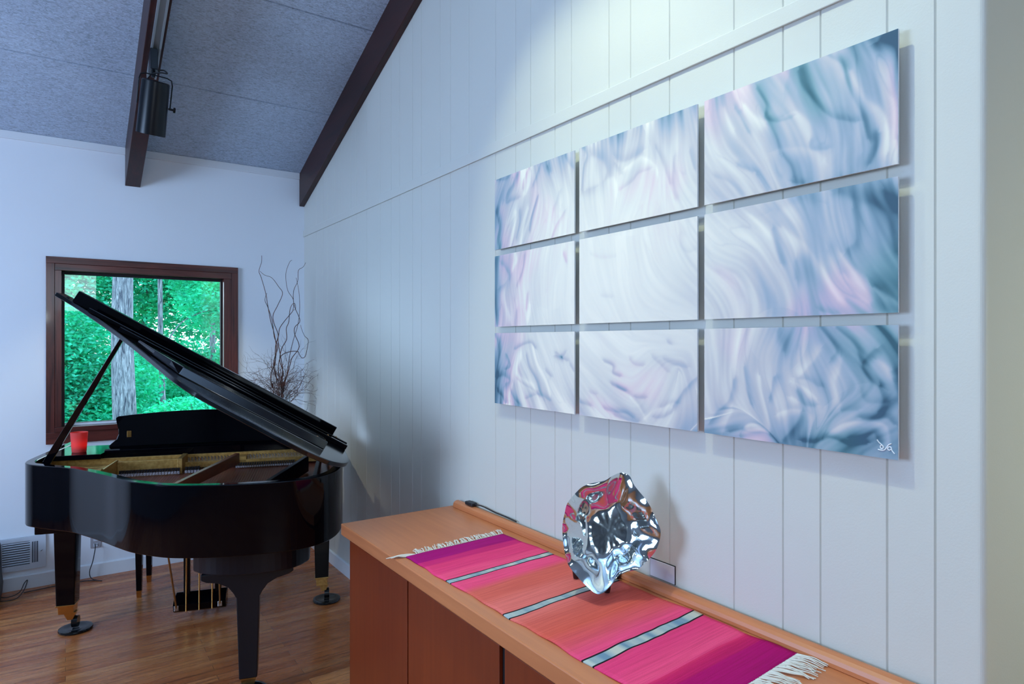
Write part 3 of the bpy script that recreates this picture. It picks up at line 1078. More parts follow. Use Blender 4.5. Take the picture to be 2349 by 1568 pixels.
uv = me.uv_layers.new(name='UVMap')
for l in me.loops: uv.data[l.index].uv = uvs[l.vertex_index]
me.materials.append(M['runner'])
me.polygons.foreach_set('use_smooth', [True] * len(me.polygons))
cl = bpy.data.objects.new('cloth', me)
COL.objects.link(cl)
cl.parent = rn
sm = cl.modifiers.new('thickness', 'SOLIDIFY')
sm.thickness = 0.0038
sm.offset = -1
for end in (0, 1):
    mb = MB()
    A0, A1 = (FL, FR) if end == 0 else (NL, NR)
    sg = 1 if end == 0 else -1
    N = 86
    for i in range(N):
        u = (i + 0.5) / N
        x = A0[0]*(1-u) + A1[0]*u - 1.28
        y = A0[1]*(1-u) + A1[1]*u - 1.57
        ln = rr.uniform(0.045, 0.075) if end == 0 else rr.uniform(0.065, 0.095)
        lean = (0.3 if end == 0 else 0.55) + rr.uniform(-0.5, 0.5)
        if end == 0 and u < 0.1: lean = -1.8
        if end == 1 and u > 0.93: lean = 0.2
        pts = []
        for q in range(5):
            tq = q / 4
            pts.append((x + lean * ln * tq * 0.6 + rr.uniform(-0.004, 0.004) * tq, y + sg * (ln * tq * (0.9 if abs(lean) < 1 else 0.35)), 0.004 + 0.006 * math.sin(tq * 3.1) * rr.uniform(0.3, 1) - 0.0012 * tq))
        pts = [(px, py, max(pz, 0.0022)) for px, py, pz in pts]
        if sg == 1 or True:
            mb.tube(catmull(pts, 3), 0.0019 if i % 3 else 0.0023, 5, 0.0013)
    o = mb.build('fringe', M['fringe'], rn, smooth=True, merge=False)
    o['kind'] = 'stuff'

# ------------------------------------------------------------------ glass bowl on its stand
BC = Vector((1.392, 1.475, 1.010))
nrm = Vector((-0.60, -0.76, 0.24)).normalized()
rgt = Vector((0, 0, 1)).cross(nrm).normalized()      # to the viewer's right
upv = nrm.cross(rgt).normalized()
OUT = [(-109, 15), (-104, 40), (-98, 62), (-80, 84), (-62, 100), (-40, 108), (-12, 114), (8, 126), (28, 133), (46, 126), (56, 104), (78, 76), (94, 48), (104, 22), (109, 2),
       (104, -24), (92, -48), (74, -66), (52, -80), (34, -84), (16, -92), (-2, -112), (-20, -127), (-38, -128), (-60, -112), (-78, -94), (-96, -72), (-104, -46), (-108, -18)]
outl = catmull([(p[0], p[1], 0) for p in OUT], 4, closed=True)
NS = len(outl)
s_ = 0.001375


def bowl_pt(k_, t, side):
    """t 0 centre .. 1 lip"""
    p = outl[k_]
    th = math.atan2(p[1], p[0])
    x, y = p[0] * s_ * t, p[1] * s_ * t
    dep = -0.062 * (1 - smooth(0.40, 1.02, np.float64(t)))
    rim = 0.010 * math.sin(th * 3 + 0.7) + 0.006 * math.sin(th * 7 + 2) + 0.004 * math.sin(th * 13)
    dep += rim * t ** 3
    wav = 0.0040 * math.sin(th * 3 + 7 * t + 1) * math.sin(t * 8 + th) + 0.0016 * math.sin(th * 8 - 9 * t) + 0.0005 * math.sin(th * 17 + 15 * t)
    w = smooth(0.38, 0.6, np.float64(t))
    if side == 0:
        return Vector((x, y, float(dep + wav * w)))
    return Vector((x * 1.0, y * 1.0, float(dep - 0.013 - 0.010 * (1 - t) + 0.7 * wav * w * math.cos(th * 4 + 5 * t))))


ts = [0.0, 0.08, 0.16, 0.24, 0.31, 0.36, 0.41, 0.46, 0.51, 0.56, 0.61, 0.66, 0.71, 0.76, 0.81, 0.86, 0.91, 0.955, 0.985, 1.0]
vs, fs = [], []
for side in (0, 1):
    for t in ts[1:]:
        for k_ in range(NS):
            q = bowl_pt(k_, t, side)
            if t > 0.97 and side == 1: q = bowl_pt(k_, t, 0) + Vector((0, 0, -0.013 * (1 - (t - 0.97) / 0.04)))
            vs.append(q)
NT = len(ts) - 1
c0 = len(vs)
vs += [bowl_pt(0, 0.0, 0), bowl_pt(0, 0.0, 1)]
for side in (0, 1):
    o_ = side * NT * NS
    for j in range(NT - 1):
        for k_ in range(NS):
            k2 = (k_ + 1) % NS
            fs.append((o_+j*NS+k_, o_+j*NS+k2, o_+(j+1)*NS+k2, o_+(j+1)*NS+k_))
    for k_ in range(NS):
        fs.append((o_+k_, o_+(k_+1) % NS, c0 + side))
for k_ in range(NS):
    k2 = (k_ + 1) % NS
    fs.append(((NT-1)*NS+k_, (NT-1)*NS+k2, NT*NS+(NT-1)*NS+k2, NT*NS+(NT-1)*NS+k_))
mb = MB(lambda x, y, z: BC + rgt * x + upv * y + nrm * z)
mb.add([tuple(v) for v in vs], fs)
bo = mb.build('wavy_bowl', M['silver'], smooth=True)
bo.data.polygons.foreach_set('use_smooth', [True] * len(bo.data.polygons))
tag(bo, 'large wavy silvery mirror-bright bowl standing upright on a dark stand on the sideboard', 'bowl')

stn = tag(empty('bowl_stand', (1.44, 1.58, 0.8)), 'small dark wooden stand holding the silvery bowl upright', 'stand')
feet = [(-0.030, 0.083, 0.0085), (-0.030, -0.068, 0.0085), (0.098, 0.020, 0.0085)]
for fx, fy, fz in feet:
    MB().lathe([(0.009, 0.0), (0.010, 0.004), (0.014, 0.034), (0.015, 0.040), (0.010, 0.043), (0.006, 0.05), (0.009, 0.057), (0.005, 0.066), (0.001, 0.068)], c=(fx, fy, 0.0085 if fx < 0.05 else 0.0008), seg=14).build('foot', M['stand'], stn, smooth=True)
mb = MB()
for (xa, ya), (xb, yb) in (((-0.030, 0.083), (0.098, 0.020)), ((-0.030, -0.068), (0.098, 0.020))):
    mb.tube([(xa, ya, 0.040), (xb, yb, 0.040)], 0.011, 8)
mb.build('cross_bar', M['stand'], stn, smooth=True)
mb = MB()
mb.tube(catmull([(0.085, 0.02, 0.042), (0.10, 0.018, 0.07), (0.112, 0.014, 0.11)], 5), 0.007, 8)
mb.build('back_support', M['stand'], stn, smooth=True)

# small plate let into the wall behind the bowl
wp = tag(empty('wall_plate', (WX, 1.442, 0.86)), 'pale rectangular cover plate in the panelled wall beside the silvery bowl', 'cover plate')
MB().box(-0.002, 0, -0.0535, 0.0535, -0.029, 0.031).build('gasket', M['cab_dark'], wp)
MB().box(-0.0042, -0.0021, -0.0515, 0.0515, -0.0275, 0.0288).build('plate', M['wallplate'], wp, bevel=0.001)

# ------------------------------------------------------------------ grand piano
pn = tag(empty('grand_piano', (0.044, 4.346, 0), -math.atan2(0.287, 0.958)), 'glossy black grand piano with its lid propped open', 'piano')
PF = lambda a, b, z: (a, -b, z)          # a: keyboard direction, b: towards the tail


def pbuild(mb, name, mt, parent=pn, **kw): return mb.build(name, mt, parent, **kw)


RIM = [(-.125, -.36), (-.125, -.1), (-.125, .20), (-.118, .33), (-.085, .415), (-.02, .475), (.058, .533), (.15, .60), (.234, .69), (.35, .83), (.432, .94), (.52, 1.044), (.66, 1.152),
       (.80, 1.20), (.95, 1.222), (1.143, 1.220), (1.27, 1.168), (1.345, 1.07), (1.385, .93), (1.40, .75), (1.40, .3), (1.40, -.36)]
ro = [Vector((p[0], p[1])) for p in catmull([(a, b, 0) for a, b in RIM], 8)]


def offset(pl, d):
    out = []
    for i, p in enumerate(pl):
        t = (pl[min(i+1, len(pl)-1)] - pl[max(i-1, 0)]).normalized()
        nn = Vector((t.y, -t.x))
        out.append(p + nn * d)
    return out


ri_ = offset(ro, 0.042)
ri_ = [Vector((p.x, p.y)) for p in ri_]
n = len(ro)
Z0, Z1 = 0.695, 1.0


def ring(mb, outer, inner, z0, z1):
    n = len(outer)
    vs = [(p.x, p.y, z0) for p in outer] + [(p.x, p.y, z1) for p in outer] + [(p.x, p.y, z0) for p in inner] + [(p.x, p.y, z1) for p in inner]
    fs = []
    for i in range(n - 1):
        fs += [(i, i+1, n+i+1, n+i), (2*n+i, 3*n+i, 3*n+i+1, 2*n+i+1), (n+i, n+i+1, 3*n+i+1, 3*n+i), (i, 2*n+i, 2*n+i+1, i+1)]
    fs += [(0, n, 3*n, 2*n), (n-1, 3*n-1, 4*n-1, 2*n-1)]
    return mb.add(vs, fs)


rim = pbuild(ring(MB(PF), ro, ri_, Z0, Z1), 'rim', M['black'], smooth=True, bevel=0.004)
# a brown inner liner and the soundboard
inn = [p for p in offset(ro, 0.046)]
inn2 = [p for p in offset(ro, 0.062)]
pbuild(ring(MB(PF), inn, inn2, 0.88, 0.955), 'inner_rim', M['strut'], smooth=True)
pbuild(MB(PF).prism([(p.x, p.y) for p in offset(ro, 0.045)[4:-4]], 0.875, 0.893), 'soundboard', M['board'])
pbuild(MB(PF).prism([(p.x, p.y) for p in offset(ro, 0.045)[4:-4]], 0.700, 0.716), 'underside', M['satin'])
# key bed, fallboard, keys
pbuild(MB(PF).box(-.079, 1.355, -.385, .34, 0.628, 0.6945), 'key_bed', M['black'], bevel=0.004)
pbuild(MB(PF).box(-.079, 1.355, -.375, -.355, 0.6955, 0.74), 'key_slip', M['black'], bevel=0.003)
kb = pbuild(MB(PF).box(.03, 1.255, -.352, -.20, 0.70, 0.737), 'white_keys', M['ivory'])
mb = MB(PF)
i_ = 0
for i in range(51):
    if (i % 7) in (0, 1, 3, 4, 5): mb.box(.044 + i*.0236, .055 + i*.0236, -.30, -.205, 0.7375, 0.749)
pbuild(mb, 'black_keys', M['satin'])
pbuild(MB(PF).box(-.079, 1.355, -.195, -.165, 0.70, 0.955), 'fallboard', M['black'], bevel=0.003)
for a0, a1 in ((-.0785, .028), (1.257, 1.3545)):
    pbuild(MB(PF).box(a0, a1, -.352, -.20, 0.6955, 0.80), 'key_block', M['black'], bevel=0.004)
# music shelf with the folded desk
mb = MB(PF)
mb.box(-.080, .175, -.15, .195, 0.972, 0.9985)
pbuild(mb, 'music_shelf', M['black'], bevel=0.003)
mb = MB(PF)
mb.prism([(-.15, 0.955), (.135, 0.955), (.135, 1.006), (.12, 1.012), (-.15, 1.012)], .176, 1.27, lambda p, q, c: (c, p, q))
pbuild(mb, 'desk_slide', M['black'], bevel=0.002)
D = [(.168, 1.0125), (.185, 1.030), (.209, 1.052), (.219, 1.08), (.217, 1.11), (.208, 1.145), (.204, 1.170), (.213, 1.180)]
top = [(.30, 1.1885), (.42, 1.197), (.54, 1.2025), (.66, 1.2045)]
half = D + top
poly = half + [(1.32 - a, z) for a, z in half[-2::-1]]
mb = MB(PF)
mb.prism(poly, 0, 1, lambda p, q, c: (p, .035 - .10*(q - 1.0125) - c * 0.018, q))
desk = pbuild(mb, 'music_desk', M['black'], bevel=0.003)
for a in (.262, .996):
    o = MB(PF).box(a, a + .022, .024, .030, 1.06, 1.098).build('hinge', M['brass'], desk, bevel=0.001)
# iron plate
mb = MB(PF)
mb.box(-.075, 1.30, .137, .150, 0.90, 0.968)
mb.box(-.075, 1.30, .150, .235, 0.905, 0.938)
mb.prism([(-.078, .15), (-.078, .30), (-.04, .39), (.03, .445), (.12, .505), (.22, .60), (.262, .62), (.262, .235), (.262, .15)], 0.9, 0.935)
mb.box(.262, .272, .25, .52, 0.90, 0.972)
mb.box(.272, .566, .262, .278, 0.894, 0.966)
mb.box(.566, .592, .15, .33, 0.894, 0.975)
mb.box(.86, .905, .15, .235, 0.9, 0.955)
pbuild(mb, 'iron_plate', M['plate'], bevel=0.003, merge=False)
mb = MB(PF)
mb.prism([(.215, .905), (.285, .905), (.292, .985), (.275, .992), (.25, .985), (.23, .975), (.215, .955)], .262, .276, lambda p, q, c: (c, p + .29, q - .008))
pbuild(mb, 'plate_bar', M['plate'], bevel=0.002)


def bar(p, q, z0, z1, th, name, mt, tap=None):
    a0, b0 = p
    a1, b1 = q
    d = Vector((a1-a0, b1-b0)).normalized()
    nn = Vector((-d.y, d.x)) * th/2
    mb = MB(PF)
    zt0 = z1 if tap is None else tap
    mb.hexa([(a0+nn.x, b0+nn.y, z0), (a0-nn.x, b0-nn.y, z0), (a1-nn.x, b1-nn.y, z0), (a1+nn.x, b1+nn.y, z0)],
            [(a0+nn.x, b0+nn.y, zt0), (a0-nn.x, b0-nn.y, zt0), (a1-nn.x, b1-nn.y, z1), (a1+nn.x, b1+nn.y, z1)])
    return pbuild(mb, name, mt, bevel=0.003)


bar((.648, 1.075), (.862, .29), 0.925, 0.984, 0.024, 'plate_strut', M['strut'], tap=0.975)
bar((1.034, 1.135), (1.226, .50), 0.900, 0.984, 0.024, 'plate_strut', M['satin'], tap=0.975)
bar((1.262, .95), (1.30, .30), 0.900, 0.965, 0.02, 'plate_strut', M['satin'])
# tuning pins, dampers, strings
rp = random.Random(5)
mb = MB(PF)
for i in range(40):
    for j in range(2):
        a = .60 + i * .0168 + j * .008
        if .855 < a < .91: continue
        mb.tube([(a, .185 + j * .028, 0.936), (a, .187 + j*.028, 0.958)], 0.003, 6)
pbuild(mb, 'tuning_pins', M['steel'], merge=False)['kind'] = 'stuff'
mb, mb2 = MB(PF), MB(PF)
for a0, a1, bb, nn in ((.296, .585, .345, 20), (.606, .68, .335, 5), (.85, 1.165, .262, 26)):
    for i in range(nn):
        a = a0 + (a1 - a0) * i / nn
        w = (a1 - a0) / nn * 0.78
        h = .013 if a < .8 else .009
        mb.box(a, a + w, bb, bb + .012, 0.899, 0.899 + h)
        mb2.box(a, a + w, bb - .020, bb - 0.001, 0.905, 0.915 + h)
pbuild(mb, 'damper_felts', M['felt'], merge=False)['kind'] = 'stuff'
pbuild(mb2, 'damper_heads', M['satin'], merge=False)['kind'] = 'stuff'
mb = MB(PF)
for i in range(70):
    a = .30 + i * .0125
    a1 = .32 + i * .0118
    b1 = .35 + min(0.62, 0.1 + i * .018)
    mb.tube([(a, .24, 0.922), (a1, b1, 0.914)], 0.0009, 4)
pbuild(mb, 'strings', M['string'], merge=False)['kind'] = 'stuff'
for a in (.665, .80): pbuild(MB(PF).lathe([(0.001, 0), (0.008, 0), (0.008, 0.004), (0.001, 0.004)], c=(a, .165, 0.9385), seg=12), 'felt_dot', M['redfelt'])

# lid, propped open about the bass side
TH = R(30.5)


def LF(L, b, nn): return PF(1.40 - L*math.cos(TH) + nn*math.sin(TH), b, 1.002 + L*math.sin(TH) + nn*math.cos(TH))


curve = [(1.655, .235), (1.55, .285), (1.38, .425), (1.20, .61), (1.07, .775), (.95, .945), (.86, 1.07), (.79, 1.145), (.705, 1.20), (.56, 1.228), (.43, 1.240), (.325, 1.256), (.205, 1.248),
         (.105, 1.19), (.04, 1.09), (0.0, .98), (-.02, .86)]
cs = [(p[0], p[1]) for p in catmull([(a, b, 0) for a, b in curve], 5)]
lidpoly = [(1.655, .10)] + cs + [(-.02, .10)]
mb = MB(LF)
mb.prism(lidpoly, 0.0, 0.021)
lid = pbuild(mb, 'lid', M['lidblack'], smooth=True, bevel=0.003)


def lidbox(L0, L1, b0, b1, n0, n1, name, mt=None, **kw):
    return MB(LF).box(L0, L1, b0, b1, n0, n1).build(name, mt or M['black'], lid, bevel=kw.get('bevel', 0.003))


lidbox(.055, 1.555, .262, .296, .0215, .086, 'front_edge_moulding')
lidbox(-.03, 1.45, .355, .385, .0215, .044, 'hinge_moulding')
lidbox(-.02, 1.25, .50, .535, .0215, .047, 'hinge_moulding')
mb = MB(LF)
fl_ = [(.125, .95), (.855, .95), (.92, .87), (1.02, .76), (1.13, .62), (.125, .62)]
n = len(fl_)
# front flap folded back: near edge thick, falling away behind
hz = lambda b: .060 - (.95 - b) * 0.06
vs = [(L, b, .0215) for L, b in fl_] + [(L, b - (0.018 if b > .93 else 0), hz(b)) for L, b in fl_]
mb.add(vs, [tuple(range(n))[::-1], tuple(range(n, 2*n))] + [(i, (i+1) % n, n+(i+1) % n, n+i) for i in range(n)])
mb.build('front_flap', M['lidblack'], lid, bevel=0.004)
for L in (.02, 1.60):
    MB(LF).lathe([(0.001, .021), (0.008, .021), (0.007, .028), (0.001, .029)], c=(L, .33 if L < 1 else .22, 0), seg=12).build('bumper', M['rubber'], lid)
for L, b, h in ((.18, .90, .0565), (.10, .515, .0475), (.04, .37, .0445)):
    MB(LF).lathe([(0.001, h), (0.006, h), (0.005, h + .002), (0.001, h + .003)], c=(L, b, 0), seg=10).build('screw', M['brass'], lid)
# prop stick
p0 = Vector(PF(-.030, .372, 0.965))
p1 = Vector(LF(1.205, .565, -.002))
mb = MB()
d = (p1 - p0)
side = d.cross(Vector((0, 1, 0))).normalized() * 0.011
dep = Vector((0, 1, 0)) * 0.008
mb.hexa([p0 - side*1.6 - dep, p0 + side*1.6 - dep, p0 + side*1.6 + dep, p0 - side*1.6 + dep], [p1 - side*.8 - dep, p1 + side*.8 - dep, p1 + side*.8 + dep, p1 - side*.8 + dep])
mb.build('prop_stick', M['black'], pn, bevel=0.002)


def leg(a, b, wt, wb, ztop, rot=0.0, cdir=(0.04, 0.0), brass=M['brass']):
    lg = MB(PF).taper(a, b, 0.155, ztop, wb, wb, wt, wt).build('leg', M['black'], pn, bevel=0.004)
    MB(PF).taper(a, b, ztop, ztop + .035, wt + .012, wt + .012, wt + .03, wt + .03).build('leg_collar', M['black'], lg, bevel=0.003)
    mb = MB(PF)
    mb.taper(a, b, 0.152, 0.160, wb + .004, wb + .004, wb + .004, wb + .004)
    mb.taper(a, b, 0.108, 0.1515, wb * .82, wb * .82, wb * .86, wb * .86)
    mb.taper(a + cdir[0]*.4, b + cdir[1]*.4, 0.066, 0.1075, wb * .30, wb * .4, wb * .72, wb * .5)
    mb.build('ferrule', brass, lg, bevel=0.0015)
    cx, cy = a + cdir[0], b + cdir[1]
    mb = MB(PF)
    mb.tube([(cx - .014, cy, .048), (cx + .014, cy, .048)], 0.031, 20)
    mb.build('caster_wheel', M['cup'], lg, smooth=True)
    MB(PF).lathe([(0.001, 0.0), (0.080, 0.0), (0.083, 0.006), (0.081, 0.013), (0.062, 0.018), (0.052, 0.014), (0.001, 0.013)], c=(cx, cy, 0.001), seg=36).build('caster_cup', M['cup'], lg, smooth=True)
    return lg


leg(-.030, .015, .105, .088, .593, cdir=(.034, -.012))
leg(1.318, .015, .098, .078, .593, cdir=(.030, -.006), brass=M['plate'])
# tail block, bracket and tail leg
tb = [(.735, .60), (.735, .93), (.755, 1.00), (.82, 1.06), (.93, 1.095), (1.06, 1.10), (1.16, 1.075), (1.22, 1.01), (1.24, .93), (1.24, .60)]
tbs = [(p[0], p[1]) for p in catmull([(a, b, 0) for a, b in tb], 4)]
pbuild(MB(PF).prism(tbs, 0.572, 0.6945), 'tail_block', M['satin'], bevel=0.006)
lg = MB(PF).taper(.972, 1.0, 0.085, 0.462, .076, .080, .098, .09).build('leg', M['satin'], pn, bevel=0.004)
br_ = [(.778, .571), (.778, .548), (.80, .536), (.85, .527), (.89, .505), (.912, .475), (.922, .455), (1.022, .455), (1.032, .475), (1.055, .505), (1.095, .527), (1.145, .540), (1.165, .552), (1.165, .571)]
MB(PF).prism([(p[0], p[1]) for p in br_], .955, 1.045, lambda p, q, c: (p, c, q)).build('leg_bracket', M['satin'], lg, bevel=0.003)
MB(PF).taper(.972, 1.0, 0.030, 0.084, .04, .04, .068, .07).build('ferrule', M['brass'], lg)
MB(PF).lathe([(0.001, 0.0), (0.080, 0.0), (0.083, 0.006), (0.081, 0.013), (0.062, 0.018), (0.052, 0.014), (0.001, 0.013)], c=(.972, 1.0, 0.001), seg=32).build('caster_cup', M['cup'], lg, smooth=True)
# pedal lyre
ly = pbuild(MB(PF).prism([(.045, .045), (.075, .06), (.085, .10), (.05, .125), (-.03, .135), (-.045, .12), (-.045, .045)], .503, .780, lambda p, q, c: (c, p, q)), 'pedal_box', M['black'], bevel=0.004)
for a in (.548, .715): MB(PF).box(a, a + .034, -.015, .018, .125, .6275).build('lyre_post', M['black'], ly, bevel=0.003)
for a in (.572, .640, .708): MB(PF).tube([(a, .082, .06), (a, .062, .6275)], 0.0042, 8).build('pedal_rod', M['brass'], ly)
for a, a2 in ((.523, .47), (.750, .75)):
    MB(PF).tube([(a, .088, .085), (a2, .19, .6275)], 0.005, 8).build('lyre_brace', M['brass_dull'], ly)
for a in (.523, .750): MB(PF).box(a - .012, a + .012, .080, .092, .070, .100).build('brace_bracket', M['steel'], ly, bevel=0.002)
for a in (.572, .640, .708):
    MB(PF).tube(catmull([(a, -.045, .055), (a, -.09, .058), (a, -.15, .045), (a, -.17, .035)], 4), 0.009, 8).build('pedal', M['brass'], ly, smooth=True)

# candle glass on the music shelf
cg = tag(empty('candle_holder', (0.062, 4.258, 0.9992)), 'red frosted glass candle holder glowing on the left end of the piano', 'candle')
MB().lathe([(0.001, 0.0), (0.033, 0.0), (0.0345, 0.004), (0.0415, 0.108), (0.0395, 0.108), (0.0325, 0.010), (0.001, 0.009)], seg=36).build('glass_cup', M['redglass'], cg, smooth=True)
MB().lathe([(0.001, 0.010), (0.018, 0.010), (0.018, 0.030), (0.001, 0.030)], seg=20).build('candle', M['felt'], cg)
MB().lathe([(0.001, 0.034), (0.005, 0.040), (0.0055, 0.046), (0.001, 0.060)], seg=12).build('flame', M['flame'], cg, smooth=True)

# piano bench behind the lyre
bn = tag(empty('piano_bench', (0.72, 4.70, 0), -math.atan2(0.287, 0.958)), 'black piano bench behind the piano, only its left legs showing below', 'bench')
mb = MB()
mb.box(-.36, .36, -.17, .17, .44, .50)
MB().box(-.36, .36, -.17, .17, .45, .50).build('seat', M['satin'], bn, bevel=0.01)
MB().box(-.335, .335, -.145, .145, .39, .4495).build('apron', M['black'], bn, bevel=0.003)
for x in (-.315, .315):
    for y in (-.128, .150):
        l = MB().taper(x, y, .045, .3895, .030, .030, .042, .042).build('leg', M['black'], bn, bevel=0.002)
        MB().taper(x, y, .0005, .0445, .024, .024, .029, .029).build('ferrule', M['brass'], l)

# ------------------------------------------------------------------ vase with willow
VX, VY = 1.32, 4.95
vz = tag(empty('glass_vase', (VX, VY, 0)), 'tall slim clear glass floor vase in the corner behind the piano', 'vase')
MB().lathe([(0.001, 0.0), (0.085, 0.0), (0.088, 0.006), (0.080, 0.05), (0.066, 0.5), (0.064, 1.0), (0.070, 1.215), (0.066, 1.215), (0.060, 1.0), (0.061, 0.5), (0.074, 0.06), (0.001, 0.04)], seg=36).build('vessel', M['glass'], vz, smooth=True)
ST = {
 'A': [(1.191, 2.237), (1.194, 2.19), (1.179, 2.124), (1.194, 2.077), (1.222, 1.96), (1.231, 1.87), (1.247, 1.758), (1.272, 1.661), (1.291, 1.548), (1.281, 1.435), (1.262, 1.355), (1.272, 1.257), (1.284, 1.185)],
 'B': [(1.163, 2.114), (1.194, 2.087), (1.247, 2.071), (1.3, 2.012), (1.335, 1.962), (1.303, 1.873), (1.269, 1.8), (1.272, 1.736), (1.294, 1.662), (1.291, 1.597), (1.309, 1.483), (1.325, 1.385), (1.316, 1.288), (1.335, 1.173)],
 'C': [(1.425, 2.226), (1.399, 2.201), (1.364, 2.11), (1.37, 1.989), (1.409, 1.919), (1.412, 1.843), (1.399, 1.81), (1.367, 1.76), (1.335, 1.704), (1.325, 1.646), (1.297, 1.564), (1.287, 1.451), (1.272, 1.403), (1.287, 1.321), (1.309, 1.207)],
 'D': [(1.497, 2.201), (1.487, 2.17), (1.457, 2.142), (1.451, 2.059), (1.415, 1.985), (1.409, 1.876), (1.444, 1.762), (1.405, 1.712), (1.405, 1.662), (1.448, 1.564), (1.405, 1.482), (1.396, 1.433), (1.373, 1.351), (1.341, 1.287), (1.325, 1.19)],
 'E': [(1.435, 2.085), (1.454, 1.977), (1.461, 1.845), (1.451, 1.729), (1.422, 1.613), (1.399, 1.498), (1.383, 1.384), (1.357, 1.27), (1.341, 1.183)],
 'F': [(1.471, 1.729), (1.477, 1.696), (1.494, 1.646), (1.517, 1.613), (1.503, 1.53), (1.49, 1.487), (1.471, 1.481), (1.454, 1.514), (1.451, 1.527), (1.399, 1.528), (1.325, 1.496), (1.30, 1.40), (1.32, 1.25), (1.33, 1.18)],
 'G': [(1.222, 1.96), (1.212, 1.93), (1.21, 1.90), (1.228, 1.86), (1.26, 1.76), (1.275, 1.64), (1.30, 1.56), (1.27, 1.43), (1.30, 1.20)],
 'H': [(1.412, 1.84), (1.435, 1.85), (1.43, 1.89), (1.41, 1.885), (1.39, 1.84), (1.38, 1.75), (1.362, 1.70), (1.365, 1.62), (1.33, 1.55), (1.318, 1.46), (1.345, 1.36), (1.33, 1.20)],
}
SL = {'A': 'tallest curly willow stem, at the left of the vase, tip nearly straight up', 'B': 'thick willow stem with a sharp elbow to the right beside the tallest one',
      'C': 'willow stem in the middle of the vase with its tip hooked right', 'D': 'willow stem bending right to the wall corner at its tip',
      'E': 'thin smooth willow stem rising beside the wall corner', 'F': 'low curly willow stem arching out right in front of the panelled wall',
      'G': 'thin willow stem twined round the tallest stem at its left', 'H': 'willow stem curled into a small loop near the middle'}
for i, (kx, pts) in enumerate(ST.items()):
    dy = [0.02, -0.02, 0.03, -0.03, 0.015, -0.015, 0.0, 0.005][i]
    P = [(x - VX, dy * (1 + 1.6 * math.sin(q * 0.7 + i)), z) for q, (x, z) in enumerate(pts)]
    P.append((0.02 * math.cos(i * 2.4), 0.02 * math.sin(i * 2.4), 0.06))
    c = catmull(P, 5)
    mb = MB()
    mb.tube(c, 0.0014, 6, 0.0036)
    o = mb.build('willow_stem', M['twig'], smooth=True, loc=(VX, VY, 0))
    tag(o, SL[kx], 'branch', 'curly willow stems in the glass vase')
rt = random.Random(12)
mb = MB()


def twig(p, d, ln, r, depth):
    pts = [p]
    dd = d.copy()
    seg = 6
    for i in range(seg):
        dd = (dd + Vector((rt.gauss(0, .28), rt.gauss(0, .16), rt.gauss(0, .22)))).normalized()
        p = p + dd * ln / seg
        if p.x > WX - VX - 0.012: p.x = WX - VX - 0.012
        if p.y > WY - VY - 0.02: p.y = WY - VY - 0.02
        pts.append(p)
        if depth and rt.random() < 0.55:
            s = (dd + Vector((rt.gauss(0, .9), rt.gauss(0, .5), rt.gauss(0, .6)))).normalized()
            twig(p.copy(), s, ln * 0.5, r * 0.6, depth - 1)
    mb.tube(pts, r, 4, r * 0.4, cap=False)


for i in range(46):
    th = rt.uniform(-1, 1)
    o = Vector((rt.uniform(-.03, .03), rt.uniform(-.03, .03), rt.uniform(1.08, 1.2)))
    twig(o, Vector((th * 0.85, rt.uniform(-.35, .25), 1.0 - 0.35 * abs(th))).normalized(), rt.uniform(.16, .36), 0.0019, 2)
tag(mb.build('willow_twigs', M['twig'], loc=(VX, VY, 0), merge=False, recalc=False), 'tangle of fine brown twigs around the vase mouth', 'twigs', kind='stuff')

# ------------------------------------------------------------------ small things along the back wall
vt = tag(empty('floor_vent', (-0.225, WY, 0.23)), 'white metal air vent low on the wall left of the piano', 'vent')
mb = MB()
for (x0, x1, z0, z1) in ((-.135, -.108, -.105, .105), (.035, .046, -.105, .105), (.078, .12, -.105, .105), (-.108, .035, -.105, -.072), (-.108, .035, .078, .105), (.046, .078, -.105, -.068), (.046, .078, .070, .105)):
    mb.box(x0, x1, -.012, -.004, z0, z1)
mb.build('face_plate', M['vent'], vt, merge=False)
MB().box(-.135, .12, -.004, 0, -.105, .105).build('backing', M['ventdark'], vt)
for i in range(10):
    z = -.066 + i * .0148
    MB().hexa([(-.108, -.011, z), (.035, -.011, z), (.035, -.0045, z + .006), (-.108, -.0045, z + .006)], [(-.108, -.011, z + .002), (.035, -.011, z + .002), (.035, -.0045, z + .008), (-.108, -.0045, z + .008)]).build('slat', M['vent'], vt)
for i in range(3):
    MB().box(.0515 + i*.0085, .0555 + i*.0085, -.011, -.005, -.068, .070).build('slat', M['vent'], vt)
MB().tube([(.093, -.012, .0), (.093, -.026, .006), (.102, -.028, .012)], .0025, 6).build('lever', M['steel'], vt)

ol = tag(empty('wall_outlet', (.170, WY, .235)), 'grey socket plate on the back wall below the window', 'socket')
MB().prism([(-.026, -.04), (.026, -.04), (.030, -.036), (.030, .04), (-.030, .04), (-.030, -.036)], -.006, 0, lambda p, q, c: (p, c, q)).build('socket_plate', M['outlet'], ol, bevel=0.001)
for z in (-.02, .018): MB().box(-.013, .013, -.0085, -.0062, z - .011, z + .011).build('socket', M['vent'], ol, bevel=0.001)

